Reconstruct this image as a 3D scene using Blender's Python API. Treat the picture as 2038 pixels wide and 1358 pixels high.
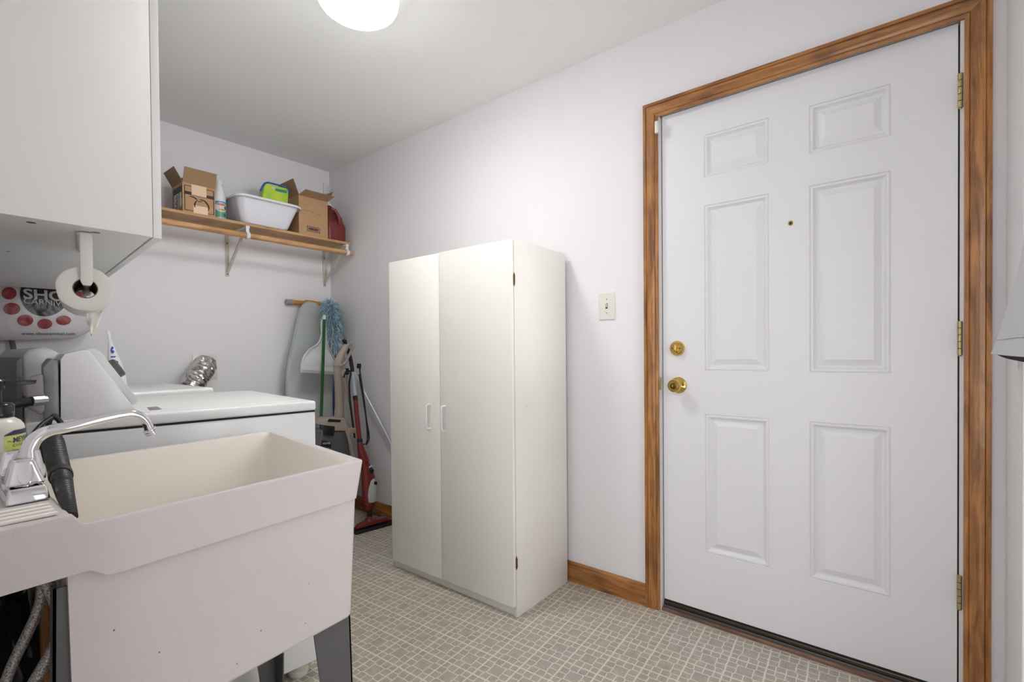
import bpy, bmesh, math, random
from mathutils import Vector, Matrix, noise
random.seed(7)
for o in list(bpy.data.objects): bpy.data.objects.remove(o, do_unlink=True)
scn = bpy.context.scene
COL = scn.collection
PI = math.pi
def V(*a): return Vector(a if len(a) > 1 else a[0])

# ---------------------------------------------------------------- camera
F_PX, CX, CY = 970.65, 1019.0, 711.9          # focal length and principal point in 2038x1358 pixels
AZ, PITCH, ROLL = 0.893878, -0.011931, -0.0088436
CAM = V(-1.97171, 0.0, 1.089537)
FW = V(math.sin(AZ)*math.cos(PITCH), math.cos(AZ)*math.cos(PITCH), math.sin(PITCH))
R0 = V(math.cos(AZ), -math.sin(AZ), 0); U0 = R0.cross(FW)
RT = R0*math.cos(ROLL) + U0*math.sin(ROLL)
UP = -R0*math.sin(ROLL) + U0*math.cos(ROLL)
cd = bpy.data.cameras.new('camera'); cam = bpy.data.objects.new('camera', cd); COL.objects.link(cam)
cd.sensor_fit = 'HORIZONTAL'; cd.sensor_width = 36.0
cd.lens = 36.0*F_PX/2038.0
cd.shift_x = 0.0
cd.shift_y = (CY-679.0)/2038.0
cd.clip_start = 0.01; cd.clip_end = 50
cam.matrix_world = Matrix.Translation(CAM) @ Matrix(((RT.x, UP.x, -FW.x, 0), (RT.y, UP.y, -FW.y, 0), (RT.z, UP.z, -FW.z, 0), (0, 0, 0, 1)))
scn.camera = cam

# ---------------------------------------------------------------- world, exposure
w = bpy.data.worlds.new('world'); scn.world = w; w.use_nodes = True
w.node_tree.nodes['Background'].inputs[0].default_value = (0.80, 0.85, 1.0, 1)
w.node_tree.nodes['Background'].inputs[1].default_value = 0.6
scn.view_settings.view_transform = 'Standard'
scn.view_settings.look = 'None'
scn.view_settings.gamma = 1.0
scn.view_settings.use_curve_mapping = False
scn.view_settings.exposure = 0.14
LAMP_STRENGTH = 49.0
def area(name, loc, target, sx, sy, power, col):
    l = bpy.data.lights.new(name, 'AREA'); l.shape = 'RECTANGLE'; l.size = sx; l.size_y = sy
    l.energy = power; l.color = col
    o = bpy.data.objects.new(name, l); COL.objects.link(o); o.location = loc
    o.rotation_euler = (V(target)-V(loc)).to_track_quat('-Z', 'Y').to_euler()
    return o
# unseen fill lights added to brighten the room through the two openings
LC_ = (.985, .995, 1.0)
l_ = area('front_fill', (-.85, -1.8, 1.7), (-.5, 3.2, 1.5), .9, .9, 5.2, LC_); l_.data.spread = 1.0
area('front_fill_wide', (-.85, -.9, 1.3), (-.7, 3.0, 1.3), .8, 1.9, 6.0, LC_)
area('front_fill_low', (-.83, -.6, .45), (-.7, 1.0, 2.42), .8, .5, 3.5, LC_)
area('hallway_fill', (-2.9, 0.1, 1.35), (-1.0, 1.2, 1.6), 1.0, 2.0, 19.0, LC_)  # added side fill behind the camera, not a known hallway lamp

# ---------------------------------------------------------------- helpers
def at(px, py, ax, v):
    "world point where the line of sight through a photo pixel meets the plane ax = v"
    d = FW + RT*((px-CX)/F_PX) - UP*((py-CY)/F_PX)
    i = 'xyz'.index(ax); return CAM + d*((v-CAM[i])/d[i])
def atp(px, py, P, n):
    d = FW + RT*((px-CX)/F_PX) - UP*((py-CY)/F_PX)
    return CAM + d*((V(P)-CAM).dot(V(n))/d.dot(V(n)))
def lin(c): c = c/255.0; return c/12.92 if c <= 0.04045 else ((c+0.055)/1.055)**2.4
def rgb(r, g, b): return (lin(r), lin(g), lin(b), 1)

class MB:
    def __init__(s): s.v = []; s.f = []
    def add(s, vs, fs):
        n = len(s.v); s.v += [V(q) for q in vs]; s.f += [[i+n for i in f] for f in fs]; return s
    def bm(s, b, M=None):
        b.verts.ensure_lookup_table(); b.verts.index_update()
        s.add([(M @ q.co if M else q.co.copy()) for q in b.verts], [[q.index for q in f.verts] for f in b.faces]); b.free(); return s
    def box(s, x0, x1, y0, y1, z0, z1, bev=0, seg=2, M=None):
        b = bmesh.new(); bmesh.ops.create_cube(b, size=1)
        for q in b.verts: q.co = V(x0+(q.co.x+.5)*(x1-x0), y0+(q.co.y+.5)*(y1-y0), z0+(q.co.z+.5)*(z1-z0))
        if bev: bmesh.ops.bevel(b, geom=b.edges[:], offset=bev, segments=seg, profile=.5, affect='EDGES')
        return s.bm(b, M)
    def hull8(s, bot, top, bev=0, seg=2):
        "solid from two matching loops of points"
        b = bmesh.new(); lo = [b.verts.new(V(q)) for q in bot]; hi = [b.verts.new(V(q)) for q in top]; n = len(lo)
        b.faces.new(lo[::-1]); b.faces.new(hi)
        for i in range(n): b.faces.new([lo[i], lo[(i+1) % n], hi[(i+1) % n], hi[i]])
        bmesh.ops.recalc_face_normals(b, faces=b.faces[:])
        if bev: bmesh.ops.bevel(b, geom=b.edges[:], offset=bev, segments=seg, profile=.5, affect='EDGES')
        return s.bm(b)
    def prism(s, pts, ext, bev=0, seg=2):
        e = V(ext); return s.hull8(pts, [V(q)+e for q in pts], bev, seg)
    def tube(s, path, r, n=12, cap=True, flat=None):
        path = [V(q) for q in path]; m = len(path)
        rs = r if isinstance(r, (list, tuple)) else [r]*m
        vs = []; fs = []; prev = None
        for i, p in enumerate(path):
            t = (path[min(i+1, m-1)]-path[max(i-1, 0)]).normalized()
            if prev is None:
                a = V(0, 0, 1) if abs(t.z) < .9 else V(1, 0, 0)
                a = (a-t*a.dot(t)).normalized()
            else:
                a = prev-t*prev.dot(t); a.normalize()
            prev = a; b = t.cross(a)
            for k in range(n):
                th = 2*PI*k/n; vs.append(p+(a*math.cos(th)+b*math.sin(th))*rs[i])
        for i in range(m-1):
            for k in range(n):
                fs.append([i*n+k, i*n+(k+1) % n, (i+1)*n+(k+1) % n, (i+1)*n+k])
        if cap: fs.append(list(range(n))[::-1]); fs.append([(m-1)*n+k for k in range(n)])
        return s.add(vs, fs)
    def lathe(s, base, axis, prof, n=32):
        base = V(base); t = V(axis).normalized(); a = V(0, 0, 1) if abs(t.z) < .9 else V(1, 0, 0)
        a = (a-t*a.dot(t)).normalized(); b = t.cross(a); vs = []; fs = []; m = len(prof)
        for (r, h) in prof:
            for k in range(n):
                th = 2*PI*k/n; vs.append(base+t*h+(a*math.cos(th)+b*math.sin(th))*r)
        for i in range(m-1):
            for k in range(n): fs.append([i*n+k, i*n+(k+1) % n, (i+1)*n+(k+1) % n, (i+1)*n+k])
        fs.append(list(range(n))[::-1]); fs.append([(m-1)*n+k for k in range(n)])
        return s.add(vs, fs)
    def grid(s, fn, nu, nv, thick=None):
        vs = [V(fn(i/nu, j/nv)) for j in range(nv+1) for i in range(nu+1)]
        fs = [[j*(nu+1)+i, j*(nu+1)+i+1, (j+1)*(nu+1)+i+1, (j+1)*(nu+1)+i] for j in range(nv) for i in range(nu)]
        return s.add(vs, fs)
    def disc(s, fn, cx, cy, rx, ry, n=32, rings=5):
        "flat printed spot mapped by fn(u, v)"
        vs = [V(fn(cx, cy))]; fs = []
        for k in range(1, rings+1):
            for i in range(n): th = 2*PI*i/n; vs.append(V(fn(cx+rx*k/rings*math.cos(th), cy+ry*k/rings*math.sin(th))))
        for i in range(n): fs.append([0, 1+i, 1+(i+1) % n])
        for k in range(rings-1):
            for i in range(n): a = 1+k*n; fs.append([a+i, a+n+i, a+n+(i+1) % n, a+(i+1) % n])
        return s.add(vs, fs)
    def text(s, body, size, fn, sx=1.0, align='LEFT', bold=0.0):
        cu = bpy.data.curves.new('t', 'FONT'); cu.body = body; cu.size = size; cu.align_x = align; cu.offset = bold
        cu.resolution_u = 4
        o = bpy.data.objects.new('t', cu); COL.objects.link(o)
        dg = bpy.context.evaluated_depsgraph_get(); me = o.evaluated_get(dg).to_mesh()
        vs = [V(fn(q.co.x*sx, q.co.y)) for q in me.vertices]; fs = [list(p.vertices) for p in me.polygons]
        o.evaluated_get(dg).to_mesh_clear(); bpy.data.objects.remove(o); bpy.data.curves.remove(cu)
        return s.add(vs, fs)

def worldloc(o):
    L = V(0, 0, 0)
    while o: L = L+o.location; o = o.parent
    return L
def obj(name, m, mat, parent=None, smooth=35, base=None, label=None, sub=0):
    me = bpy.data.meshes.new(name)
    if parent is not None: L = worldloc(parent); loc = V(0, 0, 0)
    else:
        xs = [q.x for q in m.v]; ys = [q.y for q in m.v]; zs = [q.z for q in m.v]
        L = V((min(xs)+max(xs))/2, (min(ys)+max(ys))/2, min(zs)) if base is None else V(base); loc = L
    me.from_pydata([tuple(q-L) for q in m.v], [], m.f); me.update()
    b = bmesh.new(); b.from_mesh(me); bmesh.ops.remove_doubles(b, verts=b.verts[:], dist=1e-6)
    bmesh.ops.recalc_face_normals(b, faces=b.faces[:]); b.to_mesh(me); b.free()
    if smooth:
        me.shade_smooth(); me.set_sharp_from_angle(angle=math.radians(smooth))
    me.materials.append(mat)
    o = bpy.data.objects.new(name, me); COL.objects.link(o); o.location = loc
    if parent is not None: o.parent = parent
    if label: o['label'] = label
    if sub:
        md = o.modifiers.new('s', 'SUBSURF'); md.levels = sub; md.render_levels = sub
    return o
def thing(name, label, cat, loc, group=None):
    o = bpy.data.objects.new(name, None); COL.objects.link(o); o.location = V(loc); o.empty_display_size = .05
    o['label'] = label; o['category'] = cat
    if group: o['group'] = group
    return o
def tag(o, label, cat, group=None):
    o['label'] = label; o['category'] = cat
    if group: o['group'] = group
    return o
def struct(name, m, mat, parent=None, smooth=0):
    o = obj(name, m, mat, parent, smooth, base=(0, 0, 0) if parent is None else None)
    if parent is None: o['kind'] = 'structure'
    return o

# ---------------------------------------------------------------- materials
def mat(name, col, rough=.5, metal=0, bump=0, bscale=200, var=0, vscale=8, spec=.5, trans=0, emis=None, estr=0, alpha=1, vcol=None, coat=0):
    m = bpy.data.materials.new(name); m.use_nodes = True; nt = m.node_tree; N = nt.nodes; L = nt.links
    p = N['Principled BSDF']; p.inputs['Base Color'].default_value = col; p.inputs['Roughness'].default_value = rough
    p.inputs['Metallic'].default_value = metal; p.inputs['Specular IOR Level'].default_value = spec
    p.inputs['Transmission Weight'].default_value = trans; p.inputs['Alpha'].default_value = alpha
    p.inputs['Coat Weight'].default_value = coat
    if emis: p.inputs['Emission Color'].default_value = emis; p.inputs['Emission Strength'].default_value = estr
    tc = N.new('ShaderNodeTexCoord')
    if var:
        n = N.new('ShaderNodeTexNoise'); n.inputs['Scale'].default_value = vscale; n.inputs['Detail'].default_value = 5
        L.new(tc.outputs['Object'], n.inputs['Vector'])
        r = N.new('ShaderNodeMapRange'); r.inputs[1].default_value = .3; r.inputs[2].default_value = .7
        L.new(n.outputs['Fac'], r.inputs[0])
        mx = N.new('ShaderNodeMix'); mx.data_type = 'RGBA'
        c2 = vcol if vcol else tuple(c*(1-var) for c in col[:3])+(1,)
        mx.inputs[6].default_value = col; mx.inputs[7].default_value = c2
        L.new(r.outputs[0], mx.inputs[0]); L.new(mx.outputs[2], p.inputs['Base Color'])
    if bump:
        n2 = N.new('ShaderNodeTexNoise'); n2.inputs['Scale'].default_value = bscale; n2.inputs['Detail'].default_value = 3
        L.new(tc.outputs['Object'], n2.inputs['Vector'])
        bp = N.new('ShaderNodeBump'); bp.inputs['Strength'].default_value = bump; bp.inputs['Distance'].default_value = .002
        L.new(n2.outputs['Fac'], bp.inputs['Height']); L.new(bp.outputs[0], p.inputs['Normal'])
    return m
def wood(name, c1, c2, c3, axis='z', rough=.38, scale=1.0, coat=.3):
    m = bpy.data.materials.new(name); m.use_nodes = True; nt = m.node_tree; N = nt.nodes; L = nt.links; p = N['Principled BSDF']
    tc = N.new('ShaderNodeTexCoord'); mp = N.new('ShaderNodeMapping')
    s = [22*scale]*3; s['xyz'.index(axis)] = 2.0*scale; mp.inputs['Scale'].default_value = s
    L.new(tc.outputs['Object'], mp.inputs[0])
    n = N.new('ShaderNodeTexNoise'); n.inputs['Scale'].default_value = 2.2; n.inputs['Detail'].default_value = 8; n.inputs['Roughness'].default_value = .65
    n.inputs['Distortion'].default_value = .6
    L.new(mp.outputs[0], n.inputs['Vector'])
    cr = N.new('ShaderNodeValToRGB'); e = cr.color_ramp.elements
    e[0].position = .30; e[0].color = c3; e[1].position = .68; e[1].color = c1
    k = e.new(.48); k.color = c2
    L.new(n.outputs['Fac'], cr.inputs[0])
    n3 = N.new('ShaderNodeTexNoise'); n3.inputs['Scale'].default_value = 9; n3.inputs['Detail'].default_value = 4
    L.new(tc.outputs['Object'], n3.inputs['Vector'])
    mx = N.new('ShaderNodeMix'); mx.data_type = 'RGBA'; mx.blend_type = 'MULTIPLY'
    rr = N.new('ShaderNodeMapRange'); rr.inputs[1].default_value = .45; rr.inputs[2].default_value = .75; rr.inputs[4].default_value = .75
    L.new(n3.outputs['Fac'], rr.inputs[0]); L.new(rr.outputs[0], mx.inputs[0]); L.new(cr.outputs[0], mx.inputs[6]); mx.inputs[7].default_value = (.55, .50, .48, 1)
    L.new(mx.outputs[2], p.inputs['Base Color']); p.inputs['Roughness'].default_value = rough; p.inputs['Coat Weight'].default_value = coat
    bp = N.new('ShaderNodeBump'); bp.inputs['Strength'].default_value = .15; bp.inputs['Distance'].default_value = .001
    L.new(n.outputs['Fac'], bp.inputs['Height']); L.new(bp.outputs[0], p.inputs['Normal'])
    return m
def floor_mat():
    m = bpy.data.materials.new('vinyl_floor'); m.use_nodes = True; nt = m.node_tree; N = nt.nodes; L = nt.links; p = N['Principled BSDF']
    tc = N.new('ShaderNodeTexCoord'); mp = N.new('ShaderNodeMapping'); mp.vector_type = 'TEXTURE'
    per = .1166
    mp.inputs['Location'].default_value = (-.108, .66, 0)
    mp.inputs['Rotation'].default_value = (0, 0, math.radians(4.0)); mp.inputs['Scale'].default_value = (per, per, per)
    L.new(tc.outputs['Object'], mp.inputs[0])
    # slight wobble of the joints
    nz = N.new('ShaderNodeTexNoise'); nz.inputs['Scale'].default_value = 55; nz.inputs['Detail'].default_value = 1
    L.new(tc.outputs['Object'], nz.inputs['Vector'])
    sb = N.new('ShaderNodeVectorMath'); sb.operation = 'SUBTRACT'; L.new(nz.outputs['Color'], sb.inputs[0]); sb.inputs[1].default_value = (.5, .5, .5)
    sc = N.new('ShaderNodeVectorMath'); sc.operation = 'SCALE'; L.new(sb.outputs[0], sc.inputs[0]); sc.inputs['Scale'].default_value = .05
    ad = N.new('ShaderNodeVectorMath'); ad.operation = 'ADD'; L.new(mp.outputs[0], ad.inputs[0]); L.new(sc.outputs[0], ad.inputs[1])
    sx = N.new('ShaderNodeSeparateXYZ'); L.new(ad.outputs[0], sx.inputs[0])
    def mt(op, a, b=None, c=None):
        n = N.new('ShaderNodeMath'); n.operation = op
        for i, q in enumerate((a, b, c)):
            if q is None: continue
            if isinstance(q, (int, float)): n.inputs[i].default_value = q
            else: L.new(q, n.inputs[i])
        return n.outputs[0]
    def fold(o): return mt('ABSOLUTE', mt('SUBTRACT', mt('FRACT', mt('ADD', o, .5)), .5))
    a = fold(sx.outputs[0]); b = fold(sx.outputs[1])
    mxx = mt('MAXIMUM', a, b); mn = mt('MINIMUM', a, b)
    def line(v, c, w): # smooth line of half-width w at value c
        return mt('SUBTRACT', 1.0, mt('SMOOTH_MIN', 1.0, mt('MAXIMUM', 0.0, mt('DIVIDE', mt('SUBTRACT', mt('ABSOLUTE', mt('SUBTRACT', v, c)), w*.5), w)), .05))
    major = line(mxx, .5, .023)
    big = line(mxx, .215, .014)
    ring = mt('GREATER_THAN', mxx, .215)
    mid = mt('MULTIPLY', line(mn, 0, .014), ring)
    cor = mt('MULTIPLY', line(mn, .265, .014), mt('GREATER_THAN', mxx, .265))
    dg = mt('MULTIPLY', mt('MULTIPLY', line(mt('SUBTRACT', mxx, mn), 0, .018), mt('GREATER_THAN', mxx, .215)), mt('LESS_THAN', mxx, .27))
    msk = mt('MAXIMUM', mt('MAXIMUM', major, big), mt('MAXIMUM', mt('MAXIMUM', mid, cor), dg))
    msk = mt('MINIMUM', 1.0, msk)
    sp = N.new('ShaderNodeTexNoise'); sp.inputs['Scale'].default_value = 420; sp.inputs['Detail'].default_value = 3; L.new(tc.outputs['Object'], sp.inputs['Vector'])
    sp2 = N.new('ShaderNodeTexNoise'); sp2.inputs['Scale'].default_value = 26; sp2.inputs['Detail'].default_value = 2; L.new(tc.outputs['Object'], sp2.inputs['Vector'])
    cr = N.new('ShaderNodeValToRGB'); e = cr.color_ramp.elements
    e[0].position = .36; e[0].color = rgb(132, 124, 112); e[1].position = .62; e[1].color = rgb(202, 195, 183)
    L.new(mt('ADD', mt('MULTIPLY', sp.outputs['Fac'], .8), mt('MULTIPLY', sp2.outputs['Fac'], .2)), cr.inputs[0])
    mx = N.new('ShaderNodeMix'); mx.data_type = 'RGBA'; L.new(msk, mx.inputs[0]); L.new(cr.outputs[0], mx.inputs[6]); mx.inputs[7].default_value = rgb(226, 221, 208)
    # large soft wear
    wn = N.new('ShaderNodeTexNoise'); wn.inputs['Scale'].default_value = 1.6; L.new(tc.outputs['Object'], wn.inputs['Vector'])
    mw = N.new('ShaderNodeMix'); mw.data_type = 'RGBA'; mw.blend_type = 'MULTIPLY'
    rr = N.new('ShaderNodeMapRange'); rr.inputs[1].default_value = .4; rr.inputs[2].default_value = .7; L.new(wn.outputs['Fac'], rr.inputs[0])
    L.new(rr.outputs[0], mw.inputs[0]); L.new(mx.outputs[2], mw.inputs[6]); mw.inputs[7].default_value = (.97, .94, .88, 1)
    L.new(mw.outputs[2], p.inputs['Base Color']); p.inputs['Roughness'].default_value = .42
    bp = N.new('ShaderNodeBump'); bp.inputs['Strength'].default_value = .25; bp.inputs['Distance'].default_value = .001; bp.invert = True
    L.new(msk, bp.inputs['Height']); L.new(bp.outputs[0], p.inputs['Normal'])
    return m
def braid_mat():
    m = bpy.data.materials.new('braided_steel'); m.use_nodes = True; N = m.node_tree.nodes; L = m.node_tree.links; p = N['Principled BSDF']
    tc = N.new('ShaderNodeTexCoord'); v = N.new('ShaderNodeTexVoronoi'); v.inputs['Scale'].default_value = 520
    L.new(tc.outputs['Object'], v.inputs['Vector']); cr = N.new('ShaderNodeValToRGB'); e = cr.color_ramp.elements
    e[0].color = rgb(228, 222, 216); e[1].position = .9; e[1].color = rgb(110, 104, 100); L.new(v.outputs['Distance'], cr.inputs[0])
    L.new(cr.outputs[0], p.inputs['Base Color']); p.inputs['Metallic'].default_value = .6; p.inputs['Roughness'].default_value = .4
    bp = N.new('ShaderNodeBump'); bp.inputs['Strength'].default_value = .6; bp.inputs['Distance'].default_value = .001
    L.new(v.outputs['Distance'], bp.inputs['Height']); L.new(bp.outputs[0], p.inputs['Normal']); return m

M_WALL = mat('wall_paint', rgb(236, 233, 236), .75, bump=.28, bscale=160)
M_CEIL = mat('ceiling_paint', rgb(245, 245, 244), .85, bump=.25, bscale=120)
M_FLOOR = floor_mat()
M_DOOR = mat('door_paint', rgb(236, 235, 239), .42, bump=.12, bscale=260)
M_WHITE = mat('white_enamel', rgb(238, 239, 238), .28, spec=.5)
M_LAM = mat('white_laminate', rgb(243, 240, 233), .45, bump=.06, bscale=300, var=.03, vscale=3)
M_LAM2 = mat('laminate_side', rgb(236, 233, 226), .5, bump=.12, bscale=180, var=.04, vscale=4)
M_CAB = mat('cabinet_laminate', rgb(236, 235, 233), .5, bump=.05, bscale=300)
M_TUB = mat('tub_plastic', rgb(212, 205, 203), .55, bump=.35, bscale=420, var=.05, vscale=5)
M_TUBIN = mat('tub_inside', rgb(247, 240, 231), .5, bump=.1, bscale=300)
M_WOOD = wood('casing_wood_z', rgb(196, 138, 76), rgb(160, 106, 54), rgb(98, 60, 28), 'z')
M_WOODY = wood('casing_wood_y', rgb(196, 138, 76), rgb(160, 106, 54), rgb(98, 60, 28), 'y')
M_SHELF = wood('shelf_particle', rgb(206, 166, 122), rgb(190, 148, 104), rgb(160, 118, 76), 'x', .6, coat=0)
M_ROD = wood('rod_wood', rgb(214, 170, 122), rgb(200, 152, 104), rgb(176, 128, 84), 'x', .5, coat=.1)
M_POST = wood('raw_wood', rgb(196, 150, 92), rgb(160, 110, 60), rgb(90, 56, 30), 'z', .7, coat=0)
M_SILLW = wood('sill_wood', rgb(150, 118, 96), rgb(120, 92, 74), rgb(80, 58, 46), 'y', .7, coat=0)
M_BRONZE = mat('bronze_sill', rgb(84, 74, 64), .35, .6)
M_BLACK = mat('black_rubber', rgb(24, 23, 24), .45)
M_BLACKG = mat('black_gloss', rgb(22, 22, 25), .2)
M_BRASS = mat('brass', rgb(216, 182, 104), .10, 1)
M_BRASSD = mat('dull_brass', rgb(176, 162, 118), .38, .9)
M_BRASSK = mat('dark_brass', rgb(96, 76, 44), .4, .9)
M_CHROME = mat('chrome', rgb(225, 225, 228), .08, 1)
M_STEEL = mat('steel', rgb(170, 170, 172), .3, .9)
M_GREYM = mat('grey_leg', rgb(92, 91, 91), .5, .1)
M_GREYP = mat('grey_plastic', rgb(150, 148, 146), .5)
M_GREYD = mat('grey_galvanised', rgb(150, 150, 150), .45, .5, var=.3, vscale=20)
M_IVORY = mat('ivory_plastic', rgb(226, 224, 216), .35)
M_BRKT = mat('cream_metal', rgb(206, 200, 184), .4)
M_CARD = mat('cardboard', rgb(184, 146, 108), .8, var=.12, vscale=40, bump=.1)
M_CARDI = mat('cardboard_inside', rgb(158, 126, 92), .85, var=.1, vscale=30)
M_INK = mat('black_ink', rgb(34, 30, 28), .6)
M_TAPE = mat('paper_tape', rgb(226, 196, 162), .5)
M_LABELW = mat('paper_label', rgb(206, 204, 204), .6)
M_PLW = mat('white_plastic', rgb(226, 226, 228), .35)
M_BASIN = mat('basin_plastic', rgb(222, 221, 228), .4)
M_RED = mat('red_plastic', rgb(122, 40, 38), .35)
M_JUG = mat('jug_plastic', rgb(118, 44, 40), .3, var=.2, vscale=12)
M_MUST = mat('mustard_paint', rgb(188, 136, 50), .35)
M_PAD = mat('board_cover', rgb(190, 198, 204), .85, var=.10, vscale=9, vcol=rgb(198, 199, 192), bump=.3, bscale=500)
M_GREEN = mat('green_pole', rgb(18, 92, 46), .3)
M_BEIGE = mat('beige_plastic', rgb(176, 162, 150), .45)
M_VGREY = mat('vacuum_grey', rgb(92, 92, 96), .4)
M_BLUE = mat('blue_plastic', rgb(30, 92, 160), .35)
M_FLUFF = mat('duster_blue', rgb(128, 182, 204), .9)
M_FLUFF2 = mat('duster_white', rgb(222, 234, 240), .9)
M_ALU = mat('aluminium', rgb(196, 200, 210), .35, .4)
M_CLEAR = mat('tank_plastic', rgb(210, 208, 208), .15)
M_TANK = mat('milky_tank', rgb(190, 186, 184), .2)
M_FOIL = mat('foil', rgb(205, 203, 202), .22, 1, bump=.9, bscale=90)
M_PAPER = mat('tissue_paper', rgb(232, 228, 222), .9, bump=.3, bscale=150)
M_TUBE = mat('card_core', rgb(110, 86, 66), .8)
M_BAGW = mat('bag_plastic', rgb(214, 209, 211), .3, bump=.5, bscale=14)
M_BAGB = mat('bag_black', rgb(40, 38, 42), .3)
M_BAGR = mat('bag_red', rgb(150, 48, 56), .35)
M_SOAP = mat('soap_bottle', rgb(232, 228, 216), .3)
M_LIME = mat('label_lime', rgb(206, 218, 92), .5, var=.12, vscale=60, vcol=rgb(232, 238, 150))
M_NAVY = mat('label_navy', rgb(58, 60, 92), .5)
M_LEAF = mat('leaf_green', rgb(110, 150, 40), .5)
M_BRAID = braid_mat()
M_CLOTH = mat('knit_cloth', rgb(212, 212, 216), .9, bump=.6, bscale=350)
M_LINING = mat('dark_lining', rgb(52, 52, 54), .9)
M_GAP = mat('dark_gap', rgb(30, 29, 28), .8)
M_LGREY = mat('light_grey_label', rgb(140, 134, 136), .5)
M_TEAL = mat('teal_print', rgb(32, 136, 128), .4)
M_YEL = mat('lime_print', rgb(150, 206, 60), .4, var=.3, vscale=14, vcol=rgb(214, 220, 70))
M_LBLUE = mat('light_blue', rgb(60, 150, 190), .35)
M_ORANGE = mat('orange_print', rgb(206, 92, 50), .4)
M_GREENP = mat('green_print', rgb(110, 146, 90), .4)
M_STAIN = mat('rust_stain', rgb(150, 110, 60), .6)

# ---------------------------------------------------------------- room shell
ZC = 2.4213; YB = 3.2921; YF = -0.228; XL = -1.95
DY0, DY1, DZ = -0.141, 0.800, 2.076       # rough opening of the door
struct('floor', MB().box(-3.3, 0.14, -2.3, YB+.1, -.1, 0), M_FLOOR)
struct('ceiling', MB().box(-3.3, 0.14, -2.3, YB+.1, ZC, ZC+.1), M_CEIL)
struct('wall_back', MB().box(-3.3, 0.14, YB, YB+.1, 0, ZC), M_WALL)
m = MB().box(0, .14, DY1, YB, 0, ZC).box(0, .14, YF-.1, DY0, 0, ZC).box(0, .14, DY0, DY1, DZ, ZC)
struct('wall_right', m, M_WALL)
struct('wall_front', MB().box(-.372, 0, YF-.1, YF, 0, ZC).box(-3.3, -1.29, YF-.1, YF, 0, ZC).box(-1.29, -.372, YF-.1, YF, 2.06, ZC), M_WALL)  # front opening added to let the fill lights in
struct('wall_far', MB().box(-3.3, .14, -2.3, -2.2, 0, ZC).box(0, .14, -2.2, YF-.1, 0, ZC), M_WALL)
m = MB().box(XL-.1, XL, .70, YB, 0, ZC).box(XL-.1, XL, YF, .70, 2.1, ZC)
struct('wall_left', m, M_WALL)
struct('wall_hallway', MB().box(-3.3, -3.2, -2.2, YB, 0, ZC).box(-3.2, XL-.1, 1.3, 1.4, 0, ZC), M_WALL)

# baseboard along the right wall: moulded profile
def base_profile(y0, y1, h=.092):
    pr = [(0, 0), (-.013, 0), (-.013, h*.72), (-.010, h*.80), (-.009, h*.9), (-.005, h), (0, h)]
    return MB().prism([(x, y0, z) for x, z in pr], (0, y1-y0, 0))
struct('baseboard_right', base_profile(.850, YB), M_WOODY)
pr = [(0, 0), (-.013, 0), (-.013, .066), (-.010, .074), (-.009, .083), (-.005, .092), (0, .092)]
struct('baseboard_back', MB().prism([(-1.0, YB+x, z) for x, z in pr], (.986, 0, 0)), M_WOODY)

# door casing, mitred, profile with three steps
def casing(segs, name, mt_):
    return struct(name, segs, mt_)
CP = [(0, 0), (0, -.009), (.010, -.011), (.0115, -.009), (.014, -.0125), (.022, -.0145), (.034, -.0145), (.0445, -.016), (.046, -.0135), (.048, -.018), (.059, -.018), (.059, 0)]
yi0, yi1, zi = -.1385, .796, 2.0575        # inner edges of the casing
def side(yin, sgn):
    mb = MB(); vs = []
    for (u, x) in CP: vs.append((x, yin+sgn*u, 0))
    for (u, x) in CP: vs.append((x, yin+sgn*u, zi+u))
    n = len(CP); fs = [[i, (i+1) % n, n+(i+1) % n, n+i] for i in range(n)]+[list(range(n)), list(range(n, 2*n))[::-1]]
    return mb.add(vs, fs)
def head():
    vs = [(x, yi0-u, zi+u) for (u, x) in CP]+[(x, yi1+u, zi+u) for (u, x) in CP]
    n = len(CP); fs = [[i, (i+1) % n, n+(i+1) % n, n+i] for i in range(n)]+[list(range(n)), list(range(n, 2*n))[::-1]]
    return MB().add(vs, fs)
struct('trim_1', side(yi1, 1), M_WOOD); struct('trim_2', side(yi0, -1), M_WOOD); struct('trim_3', head(), M_WOODY)
# white jamb with stop
m = MB().box(.000, .14, .7905, DY1, 0, 2.0575).box(.000, .14, DY0, -.1305, 0, 2.0575).box(.000, .14, DY0, DY1, 2.0665, DZ)
m.box(.066, .085, .775, .7905, .03, 2.0665).box(.066, .085, -.1305, -.115, .03, 2.0665).box(.066, .085, -.1305, .7905, 2.052, 2.0665)
struct('trim_4', m, mat('jamb_paint', rgb(226, 224, 222), .4))
# sill: worn wood strip, dark bronze tracks
m = MB().box(-.004, .008, -.1305, .7905, 0, .014, .003)
struct('trim_5', m, M_SILLW)
m = MB().box(.008, .14, -.1305, .7905, 0, .012).box(.022, .135, -.1305, .7905, .012, .034, .003)
struct('trim_6', m, M_BRONZE)
struct('trim_8', MB().box(.0125, .0150, -.1305, .7905, .012, .021), M_STEEL)
m = MB(); k_ = 120; e_ = [(-.004-.006-.012*max(0, noise.noise(V(k*.21, 2, 5)))-.004*abs(noise.noise(V(k*.9, 1, 1))), .80-k*.93/k_, 0) for k in range(k_+1)]
for k in range(k_): m.add([(e_[k][0], e_[k][1], .0012), (e_[k+1][0], e_[k+1][1], .0012), (-.003, e_[k+1][1], .0016), (-.003, e_[k][1], .0016)], [[0, 1, 2, 3]])
struct('trim_9', m, mat('caulk', rgb(206, 198, 192), .8, var=.3, vscale=60))
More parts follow.
